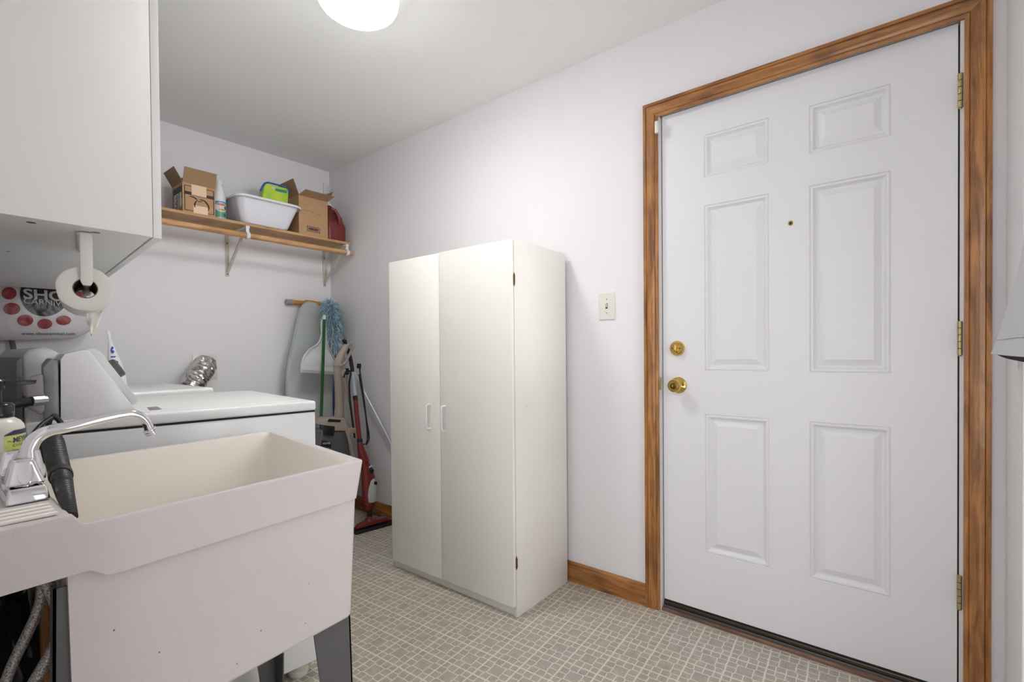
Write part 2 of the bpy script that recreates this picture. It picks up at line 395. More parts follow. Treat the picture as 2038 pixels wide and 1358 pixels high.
struct('trim_7', MB().box(-.372, -.302, YF, YF+.016, 0, 2.13, .003).box(-1.29-.07, -1.29, YF, YF+.016, 0, 2.13, .003).box(-1.29, -.372, YF, YF+.016, 2.06, 2.13, .003), mat('painted_trim', rgb(232, 230, 232), .4))

# ---------------------------------------------------------------- six panel door
YL, YR, ZT, ZB, XD = .7865, -.1265, 2.0625, .0440, .020
PY = [(.6172, .3859), (.2587, .0319)]
PZ = [(1.9394, 1.7718), (1.6615, 1.0077), (.8347, .2793)]
PROF = [(.0, .0), (.0015, .0036), (.006, .0004), (.011, .0010), (.0165, .0095), (.020, .0130), (.024, .0130), (.045, .0035)]
m = MB(); t = .044
ys = sorted([YR, YL]+[q for p_ in PY for q in p_]); zs = sorted([ZB, ZT]+[q for p_ in PZ for q in p_])
for i in range(len(ys)-1):
    for j in range(len(zs)-1):
        y0, y1, z0, z1 = ys[i], ys[i+1], zs[j], zs[j+1]
        if i % 2 == 1 and j % 2 == 1:
            prev = None
            for (u, d) in PROF:
                r = [(XD+d, y0+u, z0+u), (XD+d, y1-u, z0+u), (XD+d, y1-u, z1-u), (XD+d, y0+u, z1-u)]
                if prev:
                    for k in range(4): m.add([prev[k], prev[(k+1) % 4], r[(k+1) % 4], r[k]], [[0, 1, 2, 3]])
                prev = r
            m.add(prev, [[0, 1, 2, 3]])
        else: m.add([(XD, y0, z0), (XD, y1, z0), (XD, y1, z1), (XD, y0, z1)], [[0, 1, 2, 3]])
c = [(YR, ZB), (YL, ZB), (YL, ZT), (YR, ZT)]
for k in range(4):
    a, b = c[k], c[(k+1) % 4]; m.add([(XD, *a), (XD, *b), (XD+t, *b), (XD+t, *a)], [[0, 1, 2, 3]])
m.add([(XD+t, *q) for q in c], [[3, 2, 1, 0]])
door = struct('door_1', m, M_DOOR)
# deadbolt
yk, zk = .727, 1.097
db = obj('deadbolt', MB().lathe((XD, yk, zk), (-1, 0, 0), [(.031, 0), (.0315, .003), (.0285, .010), (.0235, .015), (.0225, .016)], 40), M_BRASS, door)
m = MB()
for s_ in (-1, 1): pass
b = bmesh.new(); bmesh.ops.create_uvsphere(b, u_segments=20, v_segments=12, radius=1)
m.bm(b, Matrix.Translation((XD-.024, yk, zk)) @ Matrix.Rotation(math.radians(8), 4, 'X') @ Matrix.Diagonal((.010, .0075, .0185, 1)))
obj('thumb_turn', m, M_BRASS, db)
obj('screw', MB().lathe((XD-.0155, yk+.0155, zk), (-1, 0, 0), [(.0028, 0), (.0028, .0012)], 12), M_BRASSK, db)
obj('screw', MB().lathe((XD-.0155, yk-.0155, zk), (-1, 0, 0), [(.0028, 0), (.0028, .0012)], 12), M_BRASSK, db)
# knob
zk = .946; yk = .722
kb = obj('door_knob', MB().lathe((XD, yk, zk), (-1, 0, 0), [(.033, 0), (.0335, .003), (.030, .008), (.020, .012), (.0135, .018), (.0130, .028), (.018, .032), (.0245, .038), (.0262, .046), (.0262, .054), (.0245, .058), (.0225, .060), (.0215, .0585), (.0165, .0585), (.0155, .061), (.013, .061)], 48), M_BRASS, door)
obj('lock_button', MB().lathe((XD-.060, yk, zk), (-1, 0, 0), [(.0125, 0), (.0125, .003), (.009, .004), (.0085, .0075), (.0065, .008)], 32), M_BRASSK, kb)
obj('lock_tab', MB().box(XD-.0715, XD-.067, yk-.0012, yk+.0012, zk-.0055, zk+.0055, .0005), M_BRASS, kb)
obj('peephole', MB().lathe((XD, .3160, 1.541), (-1, 0, 0), [(.0085, 0), (.0085, .002), (.0065, .003), (.0062, .001), (.003, .0008)], 24), M_BRASS, door)
obj('peephole_lens', MB().lathe((XD-.001, .3160, 1.541), (-1, 0, 0), [(.0052, 0), (.0048, .0014), (.002, .0022)], 16), M_BLACKG, door)
for (z0, z1) in [(1.800, 1.902), (1.067, 1.169), (.305, .408)]:
    m = MB(); h = (z1-z0)/5
    for k in range(5): m.lathe((-.0035, -.1300, z0+k*h+.0006), (0, 0, 1), [(.0052, 0), (.0062, .0006), (.0062, h-.0018), (.0052, h-.0012)], 16)
    m.lathe((-.0035, -.1300, z0-.003), (0, 0, 1), [(.003, 0), (.004, .003)], 12).box(-.002, .018, -.1308, -.1292, z0, z1)
    obj('hinge', m, M_BRASSD, door)
obj('weather_strip', MB().box(.030, .060, .7868, .7902, .045, 2.06).box(.030, .060, YR-.0038, YR-.0004, .045, 2.06), M_GAP, door)
obj('door_sweep', MB().box(XD+.004, XD+.040, YR, YL, .0342, .0439), M_BLACK, door)
# strike plate on the jamb, alarm contact on the casing
sp = obj('strike_plate', MB().box(-.0125, .004, .7885, .7922, .925, .978, .001), M_BRASSD)
tag(sp, 'brass strike plate on the door jamb beside the round knob', 'strike plate')
m = MB().box(-.027, -.012, .7862, .8005, 1.984, 2.032, .002)
tag(obj('door_sensor', m, M_IVORY), 'small white sensor block on the upper left door casing', 'sensor')

# ---------------------------------------------------------------- light switch
L = thing('light_switch', 'ivory toggle light switch plate between wardrobe and door', 'light switch', (0, 1.034, 1.226))
sw0, sw1 = 1.0745, .9950; z0, z1 = 1.2265, 1.3525
m = MB().hull8([(0, sw1, z0), (0, sw0, z0), (0, sw0, z1), (0, sw1, z1)], [(-.0065, sw1+.004, z0+.004), (-.0065, sw0-.004, z0+.004), (-.0065, sw0-.004, z1-.004), (-.0065, sw1+.004, z1-.004)], .0012)
obj('wall_plate', m, M_IVORY, L)
obj('switch_slot', MB().box(-.0070, -.006, 1.0298, 1.0398, 1.278, 1.302), M_GAP, L)
obj('toggle', MB().hull8([(-.006, 1.0312, 1.283), (-.006, 1.0384, 1.283), (-.006, 1.0384, 1.298), (-.006, 1.0312, 1.298)], [(-.019, 1.0325, 1.297), (-.019, 1.0371, 1.297), (-.018, 1.0371, 1.3035), (-.018, 1.0325, 1.3035)], .0008), M_IVORY, L)
for z in (1.320, 1.259): obj('screw', MB().lathe((-.0062, 1.0348, z), (-1, 0, 0), [(.0032, 0), (.0028, .0012)], 14), M_GREYP, L)

# ---------------------------------------------------------------- ceiling light
LC = V(-.915, 1.555, ZC)
L = thing('ceiling_light', 'round white glass dome light on the ceiling', 'ceiling light', LC)
obj('base_ring', MB().lathe(LC, (0, 0, -1), [(.115, 0), (.118, .012), (.113, .022), (.10, .022)], 64), mat('lamp_base', rgb(230, 226, 218), .4), L)
prof = [(.112, .018), (.128, .020), (.1405, .027), (.1445, .036), (.1415, .046)]
for k in range(1, 13):
    th = k/12*PI/2; prof.append((.1415*math.cos(th)+.0005, .046+.054*math.sin(th)))
gl = mat('lamp_glass', rgb(240, 238, 232), .3, emis=(.98, .99, .965, 1), estr=LAMP_STRENGTH)
_nt = gl.node_tree; _tc = _nt.nodes.new('ShaderNodeTexCoord'); _sx = _nt.nodes.new('ShaderNodeSeparateXYZ'); _mr = _nt.nodes.new('ShaderNodeMapRange')
_nt.links.new(_tc.outputs['Object'], _sx.inputs[0]); _nt.links.new(_sx.outputs[2], _mr.inputs[0])
_mr.inputs[1].default_value = -.052; _mr.inputs[2].default_value = -.075; _mr.inputs[3].default_value = 1.2; _mr.inputs[4].default_value = LAMP_STRENGTH*1.15
_nt.links.new(_mr.outputs[0], _nt.nodes['Principled BSDF'].inputs['Emission Strength'])
obj('glass_dome', MB().lathe(LC, (0, 0, -1), prof, 64), gl, L)

# ---------------------------------------------------------------- wardrobe
wa = -.0088; WA = V(-.4377, 1.2331, 0); E1 = V(math.sin(wa), math.cos(wa), 0); E2 = V(math.cos(wa), -math.sin(wa), 0)
WM = Matrix(((E2.x, E1.x, 0, WA.x), (E2.y, E1.y, 0, WA.y), (0, 0, 1, 0), (0, 0, 0, 1)))   # local x = depth, y = width
L = thing('wardrobe', 'tall white two-door utility wardrobe standing against the right wall', 'wardrobe', WA)
WW, WD, WH, dt = .785, .409, 1.546, .016
m = MB().box(dt+.003, WD, 0, .016, 0, WH, .0008, M=WM); obj('side_panel', m, M_LAM2, L)
m = MB().box(dt+.003, WD, WW-.016, WW, 0, WH, .0008, M=WM); obj('side_panel', m, M_LAM2, L)
m = MB().box(dt+.003, WD, .0163, WW-.0163, WH-.032, WH-.004, M=WM); obj('top_panel', m, M_LAM2, L)
m = MB().box(WD-.006, WD-.001, .0163, WW-.0163, .07, WH-.033, M=WM); obj('back_panel', m, M_LAM2, L)
m = MB().box(dt+.012, dt+.026, .0163, WW-.0163, .0, .066, M=WM); obj('kick_board', m, M_LAM2, L)
m = MB()
for z in (.068, .45, .80, 1.15): m.box(dt+.005, WD-.007, .0163, WW-.0163, z, z+.014, M=WM)
obj('inner_shelf', m, M_LAM2, L)
split = .4205
d1 = obj('door', MB().box(0, dt, .0005, split-.0012, .047, WH-.001, .0012, M=WM), M_LAM, L)
d2 = obj('door', MB().box(.0005, dt+.0005, split+.0012, WW-.003, .045, WH-.004, .0012, M=WM), M_LAM, L)
def pull(y, par, z0):
    pts = []
    for k in range(7): th = k/6*PI/2; pts.append((-.024+.010*math.cos(PI/2-th)*0, y, 0))
    path = [(0.001, y, z0), (-.014, y, z0)]
    for k in range(1, 6): th = k/5*PI/2; path.append((-.014-.010*math.sin(th), y, z0+.010*(1-math.cos(th))))
    z1 = z0+.112
    for k in range(0, 6): th = k/5*PI/2; path.append((-.024+.010*(1-math.cos(th)), y, z1-.010+.010*math.sin(th)))
    path.append((0.001, y, z1))
    obj('handle', MB().tube([WM @ V(q) for q in path], .0042, 10), M_PLW, par)
pull(.388, d1, .734); pull(.490, d2, .736)
def whinge(y, z, par):
    m = MB().lathe(WM @ V(.0172, y, z-.029), (0, 0, 1), [(.0005, 0), (.0022, .006), (.0042, .012), (.0042, .028), (.0036, .029), (.0036, .030), (.0042, .031), (.0042, .046), (.0022, .052), (.0005, .058)], 12)
    obj('hinge', m, M_BRASSK, par)
whinge(-.0015, 1.383, d1); whinge(-.0015, .226, d1); whinge(WW+.001, 1.386, d2); whinge(WW+.001, .226, d2)
for (x, z) in [(.115, 1.516), (.325, 1.512), (.10, .86), (.33, .87), (.11, .46), (.30, .468), (.10, .19), (.30, .19), (.35, 1.2)]:
    obj('screw_cap', MB().lathe(WM @ V(x, 0, z), -E1, [(.0044, 0), (.0042, .0012), (.002, .0022)], 16), M_PLW, L)

# ---------------------------------------------------------------- hanging wall cabinets on the left wall
Q = [V(-1.538, 1.541, 0), V(-1.407, 3.099, 0), V(XL, 3.090, 0), V(XL, 1.520, 0)]
ef = (Q[1]-Q[0]).normalized(); ei = V(-ef.y, ef.x, 0)     # along the front, and inward to the wall
ZK, ZKT = 1.400, 2.160
L = thing('wall_cabinet', 'white laminate wall cabinet hanging over the utility sink', 'cabinet', (-1.72, 2.3, ZK))
F0 = Q[0]+ei*.020; F1 = Q[1]+ei*.020
def P(v, z): return V(v.x, v.y, z)
def qbox(a, b, c, d, z0, z1, bev=0): return MB().prism([P(a, z0), P(b, z0), P(c, z0), P(d, z0)], (0, 0, z1-z0), bev)
nd = (Q[0]-Q[3]).normalized(); thk = ef*.018
obj('side_panel', qbox(F0, F0+thk, Q[3]+thk, Q[3], ZK, ZKT, .0008), M_CAB, L)
obj('side_panel', qbox(F1-thk, F1, Q[2], Q[2]-thk, ZK, ZKT, .0008), M_CAB, L)
obj('bottom_panel', qbox(F0+thk*1.02+ei*.002, F1-thk*1.02+ei*.002, Q[2]-thk*1.02, Q[3]+thk*1.02, ZK+.001, ZK+.019), M_CAB, L)
obj('top_panel', qbox(F0+thk*1.02, F1-thk*1.02, Q[2]-thk*1.02, Q[3]+thk*1.02, ZKT-.018, ZKT), M_CAB, L)
obj('back_panel', qbox(Q[3]+thk*1.1+V(.008, 0, 0), Q[2]-thk*1.1+V(.008, 0, 0), Q[2]-thk*1.1+V(.002, 0, 0), Q[3]+thk*1.1+V(.002, 0, 0), ZK+.02, ZKT-.02), M_CAB, L)
n = 4; LN = (Q[1]-Q[0]).length
for k in range(n):
    a = Q[0]+ef*(LN*k/n+.0015); b = Q[0]+ef*(LN*(k+1)/n-.0015)
    d = obj('door', qbox(a, b, b+ei*.0185, a+ei*.0185, ZK-.001, ZKT, .001), M_CAB, L)
    hy = (a if k % 2 else b)+(ef if k % 2 else -ef)*.04-ei*.022
    obj('handle', MB().tube([P(hy+ei*.022, ZK+.08), P(hy, ZK+.082), P(hy, ZK+.172), P(hy+ei*.022, ZK+.174)], .004, 8), M_PLW, d)
for (x, y) in [(62, 443), (191, 463), (17, 501)]:
    q = at(x, y, 'z', ZK+.001)
    obj('screw_hole', MB().lathe(q, (0, 0, -1), [(.0085 if x != 17 else .004, 0), (.0085 if x != 17 else .004, .0006)], 20), M_BRASSK, L)
obj('screw_cap', MB().lathe(at(11, 541, 'z', ZK+.001), (0, 0, -1), [(.006, 0), (.004, .0012)], 16), M_IVORY, L)

# ---------------------------------------------------------------- paper towel holder and roll
yh = 1.600
HD = V(math.sin(math.radians(10)), math.cos(math.radians(10)), 0); HS = V(HD.y, -HD.x, 0)
L = thing('paper_towel_holder', 'white plastic paper towel holder screwed under the wall cabinet', 'paper towel holder', (-1.683, yh, ZK))
top = at(171, 463, 'y', yh); botm = at(171.5, 566, 'y', yh); hw = .0125
H0 = V(top.x, yh, 0)
def hp(sx_, d, z): q = H0+HS*sx_+HD*d; return V(q.x, q.y, z)
for d in (0, .292):
    m = MB().prism([hp(-hw, d, ZK-.001), hp(hw, d, ZK-.001), hp(hw, d, botm.z+.008), hp(hw*.6, d, botm.z-.003), hp(-hw*.6, d, botm.z-.003), hp(-hw, d, botm.z+.008)], HD*.012, .003, 3)
    obj('arm', m, M_IVORY, L)
obj('mounting_plate', MB().hull8([hp(-.017, .010, ZK-.007), hp(.012, .010, ZK-.007), hp(.012, .294, ZK-.007), hp(-.017, .294, ZK-.007)], [hp(-.017, .010, ZK-.0002), hp(.012, .010, ZK-.0002), hp(.012, .294, ZK-.0002), hp(-.017, .294, ZK-.0002)], .001), M_IVORY, L)
RR = .0560; RI = .0245
rc = at(170, 574.5, 'y', yh+.014)
rc = V(rc.x, yh+.014, rc.z)
obj('spindle', MB().lathe(H0+HD*.008+V(0, 0, botm.z+.006), HD, [(.0085, 0), (.0085, .286)], 20), M_IVORY, L)
L = thing('paper_towel_roll', 'white paper towel roll hanging on its holder', 'paper towel roll', (rc.x, rc.y, rc.z-RR))
n = 64; hh = .262; m = MB(); vs = []; fs = []
def rp(r, th, h): return rc+HS*(r*math.cos(th))+V(0, 0, r*math.sin(th))+HD*h
rings = [(RI, 0), (RI+.004, -.001), (RR*.75, .0008), (RR-.004, -.0002), (RR, .003), (RR, hh-.003), (RR-.004, hh), (RI, hh), (RI, 0)]
for (r, h) in rings:
    for k in range(n):
        th = 2*PI*k/n; rr = r*(1+(.012*math.sin(5*th+1)+.008*math.sin(9*th) if r > RR*.7 else 0)); vs.append(rp(rr, th, h))
for i in range(len(rings)-1):
    for k in range(n): fs.append([i*n+k, i*n+(k+1) % n, (i+1)*n+(k+1) % n, (i+1)*n+k])
m.add(vs, fs); obj('paper', m, M_PAPER, L, smooth=50)
m = MB(); vs = []; fs = []
for (r, h) in [(RI-.0003, -.0012), (RI-.0003, hh+.001), (RI-.0018, hh+.001), (RI-.0018, -.0012)]:
    for k in range(n): vs.append(rp(r, 2*PI*k/n, h))
for i in range(4):
    for k in range(n): fs.append([i*n+k, i*n+(k+1) % n, ((i+1) % 4)*n+(k+1) % n, ((i+1) % 4)*n+k])
m.add(vs, fs); obj('cardboard_core', m, M_TUBE, L)
def loose(u, v):  # torn sheet end hanging below the roll
    y = rc.y+.075+.05*u; x0 = at(172, 610, 'y', y); x1 = at(204, 598, 'y', y); xb = at(182, 668, 'y', y)
    q = x0.lerp(x1, u); z = q.z+(xb.z-q.z)*v; x = q.x+(xb.x-q.x)*v**(2.2 if u > .5 else 1.6)*.95
    return (x, y+.010*math.sin(u*9+v*4)+.005*math.sin(v*16+u*5), z)
m = MB().grid(loose, 16, 14); o = obj('loose_sheet', m, M_PAPER, L, smooth=80)
md = o.modifiers.new('t', 'SOLIDIFY'); md.thickness = .0008

# ---------------------------------------------------------------- shelf with rod and brackets
ZS = 1.856; SX0 = -1.372; SX1 = -.022; SY = 2.992
L = thing('wall_shelf', 'long wooden closet shelf with hanging rod on the back wall', 'shelf', (-.7, 3.14, 1.58))
obj('board', MB().box(SX0, SX1, SY, YB-.001, ZS-.016, ZS, .0012), M_SHELF, L)
a = V(SX0, 2.995, 1.790); b = at(700, 504, 'y', 2.995)
ra = at(323, 440, 'y', 2.995); rz = ra.z
obj('hanging_rod', MB().tube([(SX0, 2.995, rz), (-.012, 2.995, rz)], .0165, 20), M_ROD, L)
for xb in (-.706, -.052):
    m = MB().box(xb-.010, xb+.010, 3.284, YB-.0005, 1.575, ZS-.017, .001)         # wall leg
    m.box(xb-.010, xb+.010, 3.015, YB-.001, ZS-.0225, ZS-.0165)            # top leg
    m.prism([(xb-.007, 3.288, 1.605), (xb+.007, 3.288, 1.605), (xb+.007, 3.030, ZS-.024), (xb-.007, 3.030, ZS-.024)], (0, -.010, -.010), .002)
    bk = obj('bracket', m, M_BRKT, L)
    m = MB().box(xb-.011, xb+.011, 2.986, 3.026, ZS-.030, ZS-.017, .002)
    pth = [(xb, 3.020, ZS-.02)]
    for k in range(9):
        th = math.radians(60+k*30); pth.append((xb, 2.995+.0195*math.sin(PI/2-th+PI/2)*0+.0195*math.cos(th), rz+.0195*math.sin(th)))
    for k in range(len(pth)-1): pass
    ring = MB(); nn = 20; vs = []; fs = []
    for k in range(nn+1):
        th = math.radians(80+k*250/nn)
        for (r, x) in [(.0172, -.010), (.0172, .010), (.0215, .010), (.0215, -.010)]:
            vs.append((xb+x, 2.995+r*math.cos(th), rz+r*math.sin(th)))
    for k in range(nn):
        for j in range(4): fs.append([k*4+j, k*4+(j+1) % 4, (k+1)*4+(j+1) % 4, (k+1)*4+j])
    fs += [[0, 1, 2, 3], [nn*4, nn*4+1, nn*4+2, nn*4+3]]
    m.add(vs, fs); m.box(xb-.009, xb+.009, 2.990, 3.002, rz+.019, ZS-.024, .001)
    obj('rod_hook', m, M_PLW, bk)
    for z in (1.588, 1.78): obj('screw', MB().lathe((xb, 3.284, z), (0, -1, 0), [(.0045, 0), (.003, .002)], 12), M_BRASSK, bk)

# ---------------------------------------------------------------- open cardboard boxes on the shelf
def carton(name, label, x0, x1, y0, y1, z0, z1, flaps, th=.0035):
    L = thing(name, label, 'cardboard box', ((x0+x1)/2, (y0+y1)/2, z0))
    m = MB().box(x0, x1, y0, y0+th, z0, z1).box(x0, x1, y1-th, y1, z0, z1).box(x0, x0+th, y0+th, y1-th, z0, z1).box(x1-th, x1, y0+th, y1-th, z0, z1).box(x0+th, x1-th, y0+th, y1-th, z0, z0+th)
    obj('carton', m, M_CARD, L)
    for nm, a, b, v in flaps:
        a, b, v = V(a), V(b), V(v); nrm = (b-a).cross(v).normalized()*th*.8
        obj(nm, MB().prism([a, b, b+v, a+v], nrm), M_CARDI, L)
    return L
bx0, bx1, by0, by1, bz1 = -1.031, -.873, 3.002, 3.160, 2.014
zb = ZS+.0005
C1 = carton('cardboard_box', 'open printed cardboard box with taped front at the shelf\'s left end', bx0, bx1, by0, by1, zb, bz1, [
    ('flap', (bx0, by0, bz1), (bx1, by0, bz1), (.006, -.012, .080)),
    ('flap', (bx0, by0, bz1), (bx0, by1, bz1), (-.040, .0, .070)),
    ('flap', (bx1, by1, bz1), (bx0, by1, bz1), (0, .045, .055))])
yf = by0-.0012
m = MB()
def fr(x0, x1, z0, z1): m.box(x0, x1, yf, yf+.001, z0, z1)
fw = .0035; X0, X1, Z0, Z1 = bx0+.008, bx1-.006, zb+.010, bz1-.014
fr(X0, X0+fw, Z0, Z1); fr(X1-fw, X1, Z0, Z1); fr(X0, X1, Z0, Z0+fw*.8); fr(X0, X1, Z1-fw*.8, Z1)
fr(X0, X1, bz1-.062, bz1-.046)
m.tube([at(x, y, 'y', yf+.0004) for x, y in [(377, 391), (381, 391), (386, 393), (390, 396), (393, 398)]], [.001, .0022, .003, .003, .0015], 8)
m.tube([at(x, y, 'y', yf+.0004) for x, y in [(397, 398), (402, 398), (408, 401), (413, 407), (416, 414), (415, 420)]], [.001, .0025, .0035, .004, .0035, .001], 8)
m.tube([at(x, y, 'y', yf+.0004) for x, y in [(392, 399), (389, 403), (387, 408), (388, 413)]], [.001, .003, .0038, .003], 8)
m.tube([at(x, y, 'y', yf+.0004) for x, y in [(393, 400), (398, 402), (402, 401)]], [.001, .0022, .001], 8)
obj('black_print', m, M_INK, C1)
for (x0, y0, x1, y1) in [(381, 366.5, 411, 391), (385, 408, 414, 431)]:
    a = at(x0, y0, 'y', yf-.0006); b = at(x1, y1+3, 'y', yf-.0006)
    obj('tape_patch', MB().box(a.x, b.x, yf-.0012, yf-.0002, b.z, a.z), M_TAPE, C1)
# printed left side: dark band, two white labels
m = MB().box(bx0-.001, bx0, by0+.006, by1-.02, bz1-.085, bz1-.018); obj('side_print', m, M_INK, C1)
m = MB().box(bx0-.0022, bx0-.0012, by0+.014, by0+.042, zb+.030, bz1-.052).box(bx0-.0022, bx0-.0012, by0+.055, by0+.125, zb+.002, zb+.105)
sl = obj('shipping_label', m, M_LABELW, C1)
m = MB()
for k in range(9): m.box(bx0-.0030, bx0-.0024, by0+.062, by0+.062+random.uniform(.02, .055), zb+.012+k*.010, zb+.016+k*.010)
obj('barcode', m, M_INK, sl)

cx0, cx1, cy0, cy1, cz1 = -.388, -.188, 3.003, 3.20, 2.103
C2 = carton('cardboard_box', 'open cardboard box between the white basin and red jug', cx0, cx1, cy0, cy1, zb, cz1, [
    ('flap', (cx0, cy0, cz1), (cx1, cy0, cz1), (.022, -.050, .028)),
    ('flap', (cx0, cy0, cz1), (cx0, cy1, cz1), (-.035, .0, .092)),
    ('flap', (cx1, cy1, cz1), (cx1, cy0, cz1), (.045, .0, .075)),
    ('flap', (cx1, cy1, cz1), (cx0, cy1, cz1), (0, .03, .05))])
yf = cy0-.001
m = MB()
a = at(611, 449, 'y', yf); b = at(637, 465, 'y', yf)
for q in [(a.x, a.x+.003, b.z+.004, a.z), (b.x-.003, b.x, b.z, a.z-.004), (a.x, b.x, a.z-.003, a.z), (a.x, b.x, b.z+.001, b.z+.004)]: m.box(q[0], q[1], yf, yf+.0009, q[2], q[3])
xx = a.x+.010
while xx < b.x-.012: w_ = random.choice([.0012, .002, .003, .004]); m.box(xx, xx+w_, yf, yf+.0009, b.z+.009, a.z-.008); xx += w_+random.choice([.001, .002])
obj('barcode', m, M_INK, C2)
m = MB(); p0 = at(605, 417, 'y', yf+.0004)
for word, off, dz in [(6, 0, 0), (4, .040, -.002), (3, .062, -.003), (6, .083, -.010)]:
    pts = []
    for k in range(word*4): pts.append((p0.x+off+k*.0013, yf+.0004, p0.z+dz-k*.0003+.0035*math.sin(k*1.7+off*50)*(.5+.5*math.sin(k*.9))))
    m.tube(pts, .0005, 5)
obj('handwriting', m, M_INK, C2)

# ---------------------------------------------------------------- bottles beside the boxes
L = thing('bleach_bottle', 'white capped cleaner bottle right of the printed box', 'bottle', (-.838, 3.05, zb))
bc = V(-.836, 3.046, zb)
obj('bottle_body', MB().lathe(bc, (0, 0, 1), [(.030, 0), (.034, .004), (.034, .105), (.033, .125), (.026, .160), (.018, .190), (.016, .200)], 32), M_PLW, L)
obj('cap', MB().lathe(bc+V(0, 0, .200), (0, 0, 1), [(.019, 0), (.019, .022), (.017, .024)], 28), M_PLW, L)
def cyl(c, r): return lambda u, v: (c.x+r*math.sin(u/r), c.y-r*math.cos(u/r), c.z+v)
f = cyl(bc, .0345)
lb = obj('label', MB().grid(lambda u, v: f(-.048+u*.096, .008+v*.092), 24, 4), M_LBLUE, L)
f = cyl(bc, .0350)
obj('label_print', MB().grid(lambda u, v: f(-.040+u*.080, .014+v*.022), 20, 2), M_GREENP, lb)
obj('label_print', MB().disc(f, 0.0, .066, .036, .026), M_LABELW, lb)
f = cyl(bc, .0354)
obj('label_print', MB().disc(f, -.002, .081, .024, .006), M_ORANGE, lb)
obj('label_print', MB().disc(f, .004, .052, .022, .005), M_MUST, lb)
obj('label_print', MB().disc(f, .022, .066, .008, .010), M_NAVY, lb)
obj('label_print', MB().disc(f, .018, .025, .008, .007), M_NAVY, lb)
bc = V(-1.170, 3.06, zb)
L = thing('cleaner_bottle', 'blue cleaner bottle mostly hidden at the cabinet edge on the shelf', 'bottle', bc)
obj('bottle_body', MB().lathe(bc, (0, 0, 1), [(.036, 0), (.042, .004), (.042, .115), (.036, .155), (.020, .185), (.018, .195)], 32), M_LBLUE, L)
obj('cap', MB().lathe(bc+V(0, 0, .195), (0, 0, 1), [(.020, 0), (.020, .022), (.016, .024)], 24), M_PLW, L)
f = cyl(bc, .0425); obj('label', MB().grid(lambda u, v: f(-.045+u*.09, .012+v*.055), 20, 2), M_PLW, L)
bc = V(-.985, 3.095, zb+.004)
L = thing('spray_bottle', 'dark blue spray bottle top poking out of the printed box', 'bottle', bc)
obj('bottle_body', MB().lathe(bc, (0, 0, 1), [(.028, 0), (.03, .004), (.03, .10), (.014, .15), (.012, .17)], 24), M_LBLUE, L)
obj('trigger_head', MB().box(bc.x-.016, bc.x+.034, bc.y-.012, bc.y+.012, bc.z+.17, bc.z+.205, .005).box(bc.x-.040, bc.x-.012, bc.y-.006, bc.y+.006, bc.z+.182, bc.z+.200, .003), M_NAVY, L)

# ---------------------------------------------------------------- white basin with wavy rim, wipes tub inside
L = thing('wash_basin', 'white plastic dish basin with wavy rim on the shelf', 'basin', (-.6, 3.09, ZS))
def rrect(cx, cy, hx, hy, r, z, n=8, wave=0):
    pts = []
    for (sx_, sy_, a0) in [(1, 1, 0), (-1, 1, 90), (-1, -1, 180), (1, -1, 270)]:
        for k in range(n+1):
            th = math.radians(a0+90*k/n); pts.append(V(cx+sx_*(hx-r)+r*math.cos(th), cy+sy_*(hy-r)+r*math.sin(th), z))
    return pts
def loops(ls, close=True, capb=True, capt=False):
    m = MB(); n = len(ls[0]); vs = [q for l in ls for q in l]; fs = []
    for i in range(len(ls)-1):
        for k in range(n): fs.append([i*n+k, i*n+(k+1) % n, (i+1)*n+(k+1) % n, (i+1)*n+k])
    if capb: fs.append(list(range(n))[::-1])
    if capt: fs.append([(len(ls)-1)*n+k for k in range(n)])
    return m.add(vs, fs)
bcx, bcy = -.590, 3.086
def brim(off, dz, base):
    pts = rrect(bcx, bcy, .196+off, .152+off, .045, ZS+base, 10)
    out = []
    for q in pts:
        u = (q.x-bcx)/.196
        z = q.z+dz+.020*math.cos(PI*u)*(1 if abs(u) <= 1.05 else 1)-.006
        out.append(V(q.x, q.y, z))
    return out
def mixl(a, b, t): return [p.lerp(q, t) for p, q in zip(a, b)]
l0 = rrect(bcx-.006, bcy, .128, .098, .035, ZS+.0012, 10); l1 = rrect(bcx-.006, bcy, .140, .106, .040, ZS+.012, 10)
l2 = brim(-.012, 0, .172)
outs = [l0, l1, mixl(l1, l2, .5), l2, brim(.0, -.001, .172), brim(.003, -.010, .172)]
ins = [brim(.0, .003, .172), brim(-.014, .002, .172), mixl([q+V(0, 0, .004) for q in l1], l2, .5), [q+V(0, 0, .004) for q in l1], [q+V(0, 0, .008) for q in l0]]
m = loops([l0, l1, mixl(l1, l2, .35), mixl(l1, l2, .7), l2, brim(.0, -.012, .172), brim(.003, -.012, .172), brim(.002, .001, .172), brim(-.014, .003, .172), [q+(V(bcx, bcy, q.z)-q)*.03 for q in mixl(l1, l2, .7)], [q+(V(bcx, bcy, q.z)-q)*.04+V(0, 0, .003) for q in l1], [q+(V(bcx, bcy, q.z)-q)*.04+V(0, 0, .004) for q in l0]], capt=True)
obj('basin_shell', m, M_BASIN, L, smooth=50)
